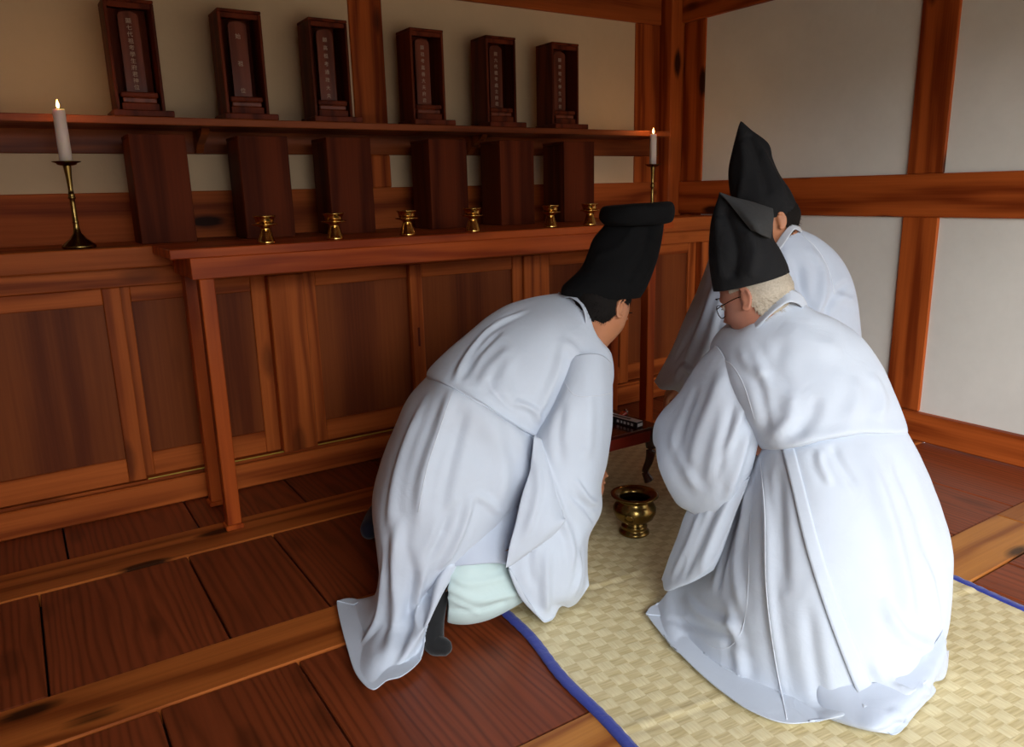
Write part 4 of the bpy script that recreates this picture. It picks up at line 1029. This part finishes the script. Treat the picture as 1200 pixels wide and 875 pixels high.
    garment('sleeve', [
        row([(842, 408), (852, 424), (866, 448), (878, 480), (889, 514)], 2.09, 1.99, .03, .10),
        row([(824, 430), (838, 455), (855, 485), (868, 515), (881, 548)], 2.10, 1.98, .07, .14),
        row([(802, 465), (818, 495), (836, 528), (854, 558), (868, 582)], 2.13, 1.98, .10, .16),
        row([(780, 489), (796, 522), (818, 555), (838, 585), (852, 606)], 2.16, 1.99, .10, .16),
        row([(770, 506), (776, 545), (798, 578), (820, 600), (838, 622)], 2.17, 2.02, .08, .14),
        row([(769, 525), (774, 552), (792, 588), (812, 602), (832, 624)], 2.19, 2.04, .05, .10),
        row([(778, 530), (785, 552), (800, 578), (818, 594), (832, 612)], 2.24, 2.10, .02, .02)],
        ROBE, t, 150, 150, folds=[
            ([(850, 430), (835, 470), (815, 520), (808, 570)], .022, .008), ([(862, 460), (850, 520), (838, 570)], .016, -.008), ([(878, 500), (866, 545), (850, 590)], .013, .010),
            ([(820, 450), (800, 500), (790, 540)], .018, -.006), ([(785, 505), (800, 545), (822, 580)], .018, .006), ([(872, 470), (862, 500), (845, 540)], .012, .006)], seed=16)
    garment('sleeve_drape', [
        row([(822, 578), (836, 570), (850, 566), (864, 566), (878, 560)], 2.03, 1.97, .02, .05),
        row([(806, 606), (822, 606), (838, 606), (856, 604), (868, 588)], 2.04, 1.96, .04, .07),
        row([(794, 638), (808, 642), (826, 645), (842, 642), (854, 625)], 2.04, 1.95, .05, .07),
        row([(783, 665), (798, 670), (815, 672), (830, 666), (843, 655)], 2.04, 1.94, .05, .06),
        row([(776, 681), (780, 692), (798, 687), (816, 680), (836, 668)], 2.04, 1.94, .03, .04)],
        ROBE, t, 90, 90, folds=[([(860, 575), (840, 620), (818, 672)], .012, .008), ([(845, 580), (822, 630), (800, 680)], .011, -.007), ([(825, 590), (805, 640), (785, 680)], .012, .007)], seed=17)
    seam('robe_skirt', t, [(891, 538), (896, 600), (898, 690), (908, 770), (922, 843)], PIPE, .0018)
    seam('robe_upper', t, [(843, 420), (858, 428), (872, 452), (884, 490)], PIPE, .0013)
    seam('robe_skirt', t, [(800, 722), (840, 760), (872, 730), (880, 600)], PIPE, .001)
    tuck(t, b, ['robe_upper', 'robe_skirt', 'sleeve', 'sleeve_drape'], [(hc, .155)])
    # peaked hat
    loft('hat', [ring((836, 341), (925, 318), 2.12, 2.14, .092, .095), ring((834, 330), (922, 308), 2.12, 2.14, .094, .095), ring((831, 308), (914, 292), 2.12, 2.14, .09, .09), ring((831, 284), (906, 278), 2.12, 2.14, .08, .08),
                 ring((834, 258), (905, 262), 2.11, 2.15, .06, .06), ring((840, 236), (905, 249), 2.11, 2.15, .03, .03), ring((843, 226), (905, 244), 2.11, 2.15, .006, .006)],
         HEMP, t, 90, 80, folds=[([(858, 320), (862, 290), (850, 250)], .016, -.014), ([(880, 318), (884, 295), (878, 275)], .014, .010), ([(845, 320), (842, 290), (840, 260)], .012, .006)], wr=.001)
    garment('hat_flap', [
        row([(843, 225), (860, 231), (880, 236), (906, 244)], 2.09, 2.13, .010, .01, False, False),
        row([(856, 240), (870, 244), (888, 249), (907, 254)], 2.075, 2.11, .03, .01, False, False),
        row([(868, 255), (880, 258), (893, 261), (906, 264)], 2.055, 2.09, .03, .01, False, False),
        row([(880, 270), (888, 273), (896, 276), (904, 279)], 2.05, 2.07, .02, .01, False, False)], HEMP2, t, 40, 40, thick=.004, wr=.001, floor=False)
    return t
# ================================================================== third person behind
def person_back():
    t = empty('person', (2.3, 1.8, 0), 'crouching black-haired person in white robe and tallest peaked hat, farthest, reaching to the low table', 'person')
    hc = at(904, 261, 2.80); fr = frame((-.88, .02, -.35), (-.33, .05, .92)); hs = .92
    s, f, u = fr
    nb = at(930, 300, 2.87); ch_ = at(930, 360, 2.88); ws = at(925, 450, 2.88); pv = at(935, 520, 2.88)
    ls_ = at(874, 340, 2.78); rs_ = at(975, 345, 2.95)
    le_ = at(836, 410, 2.68); lw = at(803, 446, 2.76); re_ = at(960, 430, 3.0); rw = at(880, 450, 3.05)
    pv.z = max(pv.z, .2)
    chains = [[(hc - u * .03 - f * .02, .055), (Vector(nb) * .5 + hc * .5 - f * .015, .055), (nb, .060)],
              [(nb, .06), (ls_, .055), (le_, .042), (lw, .027)], [(nb, .06), (rs_, .055), (re_, .042), (rw, .027)],
              [(pv, .09), (at(900, 520, 2.75), .09), (at(850, 490, 2.98), .058), (Vector((2.15, 1.95, .09)), .036), (Vector((2.10, 2.03, .058)), .03)],
              [(pv, .09), (at(975, 520, 2.80), .09), (at(950, 470, 3.15), .058), (Vector((2.45, 1.95, .09)), .036), (Vector((2.40, 2.06, .058)), .03)]]
    hd = Vector(at(783, 464, 2.76)) - lw
    chains += hand_chains(lw, hd, (.1, -.1, -1), .75, 1.0) + hand_chains(rw, (-.6, .6, -.5), (.2, -.2, -1), .6, .95, -1)
    b, loc = build_body(t, hc, fr, chains, SKIN, hs, torso=[trunk(pv, ws, ch_, nb, Vector((.9, -.1, 0)))])
    hair(t, hc, fr, hs, HAIR_B); eyes(t, loc, hs, fr)
    garment('robe', [
        row([(898, 304), (906, 294), (914, 283), (922, 273), (932, 267)], 2.75, 2.81, .03, .10),
        row([(878, 312), (900, 312), (920, 304), (942, 290), (957, 278)], 2.74, 2.84, .07, .15),
        row([(854, 322), (885, 336), (922, 335), (956, 316), (984, 302)], 2.74, 2.88, .12, .2),
        row([(836, 338), (872, 362), (920, 370), (966, 354), (1000, 333)], 2.73, 2.88, .16, .22),
        row([(830, 370), (870, 404), (920, 412), (972, 400), (1008, 378)], 2.72, 2.88, .18, .25),
        row([(826, 425), (870, 455), (920, 462), (972, 452), (1012, 430)], 2.72, 2.88, .18, .25),
        row([(822, 480), (866, 510), (920, 520), (975, 510), (1018, 490)], 2.74, 2.88, .2, .25),
        row([(812, 540), (860, 560), (920, 570), (985, 562), (1030, 545)], 2.72, 2.84, .2, .25),
        row([(806, 570, 'F'), (855, 600, 'F'), (920, 620, 'F'), (985, 605, 'F'), (1035, 580, 'F')], 2.7, 2.8, .2, .1)],
        ROBE2, t, 150, 170, folds=[
            ([(918, 290), (925, 330), (945, 380)], .016, .009), ([(945, 288), (965, 320), (960, 370)], .018, .010), ([(935, 300), (940, 340), (958, 385)], .018, -.009),
            ([(840, 340), (840, 370), (838, 400)], .016, .010), ([(975, 340), (990, 350), (1002, 352)], .014, .008), ([(960, 380), (975, 350), (995, 330)], .014, -.007)], seed=22)
    garment('robe_collar', [
        row([(892, 308), (900, 297), (909, 285), (918, 272), (928, 263), (938, 266)], 2.74, 2.80, .05, .06),
        row([(897, 312), (906, 301), (915, 290), (924, 277), (932, 268), (940, 272)], 2.73, 2.79, .055, .06)], PIPE, t, 50, 8, thick=.004, wr=.0004)
    garment('sleeve', [
        row([(836, 300), (846, 318), (858, 348), (866, 385)], 2.66, 2.62, .05, .10),
        row([(822, 338), (834, 360), (846, 388), (856, 415)], 2.68, 2.64, .08, .12),
        row([(803, 384), (816, 405), (830, 428), (844, 446)], 2.72, 2.66, .09, .14),
        row([(785, 422), (797, 440), (812, 455), (828, 466)], 2.78, 2.70, .09, .12),
        row([(769, 450), (775, 456), (790, 458), (812, 468)], 2.86, 2.74, .05, .10)],
        ROBE2, t, 90, 100, folds=[([(838, 330), (822, 380), (800, 430)], .016, .010), ([(850, 350), (838, 400), (815, 445)], .014, -.009), ([(830, 345), (812, 385), (790, 425)], .012, -.006), ([(790, 445), (800, 430), (812, 440)], .012, .008)], floor=False, seed=24)
    tuck(t, b, ['robe', 'sleeve'], [(hc, .15), (lw, .05), (at(783, 464, 2.76), .13)])
    seam('robe', t, [(940, 275), (958, 292), (972, 318), (978, 345)], PIPE, .0016)
    loft('hat', [ring((868, 262), (934, 248), 2.80, 2.83, .09, .095), ring((860, 240), (932, 238), 2.79, 2.83, .094, .095), ring((855, 222), (925, 222), 2.79, 2.83, .088, .09), ring((854, 200), (913, 204), 2.79, 2.83, .075, .075),
                 ring((858, 178), (905, 186), 2.79, 2.83, .055, .055), ring((863, 158), (900, 168), 2.79, 2.83, .035, .035), ring((866, 147), (880, 152), 2.79, 2.81, .012, .012), ring((868, 142), (870, 143), 2.80, 2.80, .002, .002)],
         HEMP, t, 90, 90, folds=[([(880, 160), (890, 190), (900, 220)], .016, -.012), ([(870, 170), (872, 200), (866, 235)], .016, .009), ([(895, 180), (905, 200), (918, 225)], .014, .008)], wr=.001)
    return t

# ------------------------------------------------------------------ low offering table, incense box, lighter, brazier
def low_table():
    t = empty('low_table', (1.85, 2.35, 0), 'low dark-red lacquered table between the three robed persons', 'table')
    X0, X1, Y0, Y1, zt = 1.50, 2.11, 2.17, 2.60, .262
    box('table_top', X0, X1, Y0, Y1, zt - .016, zt, W_lacq, t, .004)
    for y in (Y0 + .012, Y1 - .030): box('apron', X0 + .02, X1 - .02, y, y + .018, zt - .066, zt - .016, W_lacq2, t, .003)
    for x in (X0 + .012, X1 - .030): box('apron', x, x + .018, Y0 + .032, Y1 - .032, zt - .066, zt - .016, W_lacq2, t, .003)
    for sx in (0, 1):
        for sy in (0, 1):
            x = (X0 + .035, X1 - .035)[sx]; y = (Y0 + .035, Y1 - .035)[sy]; ox = (-1, 1)[sx]; oy = (-1, 1)[sy]
            P = [(x, y, zt - .018), (x + ox * .010, y + oy * .010, .17), (x + ox * .006, y + oy * .006, .11), (x - ox * .006, y - oy * .006, .06), (x, y, .036), (x + ox * .006, y + oy * .006, .019)]
            tube('leg', cr_resample(P, 24), cr_resample([(q, 0, 0) for q in (.024, .022, .017, .014, .017, .021)], 24)[:, 0], W_lacq, t, 12)
    return t
low_table()
def incense_box():
    t = empty('incense_box', (2.0, 2.325, .2625), 'slim black and silver printed incense box lying on the low table', 'box', local=True)
    a, b = .135, .020
    silver = plain('silver_card', (226, 228, 230), rough=.5, noise=.05); blackc = plain('black_card', (28, 28, 32), rough=.4)
    box('carton', -a, a, -b, b, .0005, .0245, blackc, t, .001)
    box('silver_lid_print', -a + .002, a - .002, -b + .002, b - .002, .0242, .0252, silver, t, 0)
    box('black_stripe', -a + .004, a - .05, -b + .014, b - .014, .0251, .0256, blackc, t, 0)
    box('end_label', a - .0002, a + .0006, -b + .005, b - .005, .006, .019, silver, t, 0)
    for k, (x, wd) in enumerate(((.03, .012), (.05, .009), (.066, .012), (.086, .010), (.104, .012))):
        box('side_print', x, x + wd, -b - .0006, -b + .0002, .006 + .001 * (k % 2), .017, silver, t, 0)
    t.rotation_euler.z = math.radians(-82)
    return t
ib = incense_box()
def lighter():
    t = empty('lighter', (2.075, 2.36, .2625), 'small red plastic lighter behind the incense box on the low table', 'lighter', local=True)
    red = plain('red_plastic', (200, 30, 24), rough=.25, coat=.5); met = plain('lighter_metal', (180, 180, 180), rough=.25, metal=1)
    box('lighter_body', -.028, .024, -.012, .012, .0005, .013, red, t, .003)
    box('metal_guard', .0245, .040, -.010, .010, .001, .0125, met, t, .002)
    o = lathe('spark_wheel', [(0, -.005), (.005, -.005), (.005, .005), (0, .005)], met, t, 12, (.033, 0, .0165)); o.rotation_euler.x = PI / 2
    t.rotation_euler.z = .5
lighter()
def brazier(x, y):
    t = empty('brass_brazier', (x, y, .010), 'round brass incense brazier with flared rim and ring handles on the mat', 'brazier', local=True)
    lathe('bowl', [(0, .040), (.034, .040), (.046, .046), (.066, .062), (.075, .082), (.075, .098), (.066, .114), (.057, .123), (.058, .130), (.076, .139), (.084, .145), (.084, .148), (.074, .148), (.055, .142), (.049, .134), (.050, .126), (.060, .110), (.066, .096), (.056, .072), (.03, .058), (0, .056)], BRASS_D, t, 56)
    lathe('foot', [(0, 0), (.050, 0), (.054, .004), (.053, .010), (.046, .016), (.042, .022), (.046, .028), (.045, .032), (.038, .036), (.036, .042), (.036, .046), (0, .046)], BRASS_D, t, 48)
    ash = plain('ash', (92, 88, 80), rough=1, noise=.2, nscale=60, bump=.5)
    lathe('ash', [(.056, .098), (.03, .103), (0, .105)], ash, t, 32)
    for a in (-2.55, .6):
        P = [(math.cos(a) * (.076 + .004 * math.cos(q)) - math.sin(a) * .017 * math.sin(q) , math.sin(a) * (.076 + .004 * math.cos(q)) + math.cos(a) * .017 * math.sin(q), .078 + .017 * math.cos(q)) for q in np.linspace(0, 2 * PI, 25)]
        v, f = tube_mesh(P, .0026, 8); me = mesh('ring_handle', [tuple(q) for q in v], f, True); me.materials.append(BRASS_D); o = bpy.data.objects.new('ring_handle', me); COL.objects.link(o); o.parent = t
brazier(1.712, 1.880)
person_left(); person_right(); person_back()
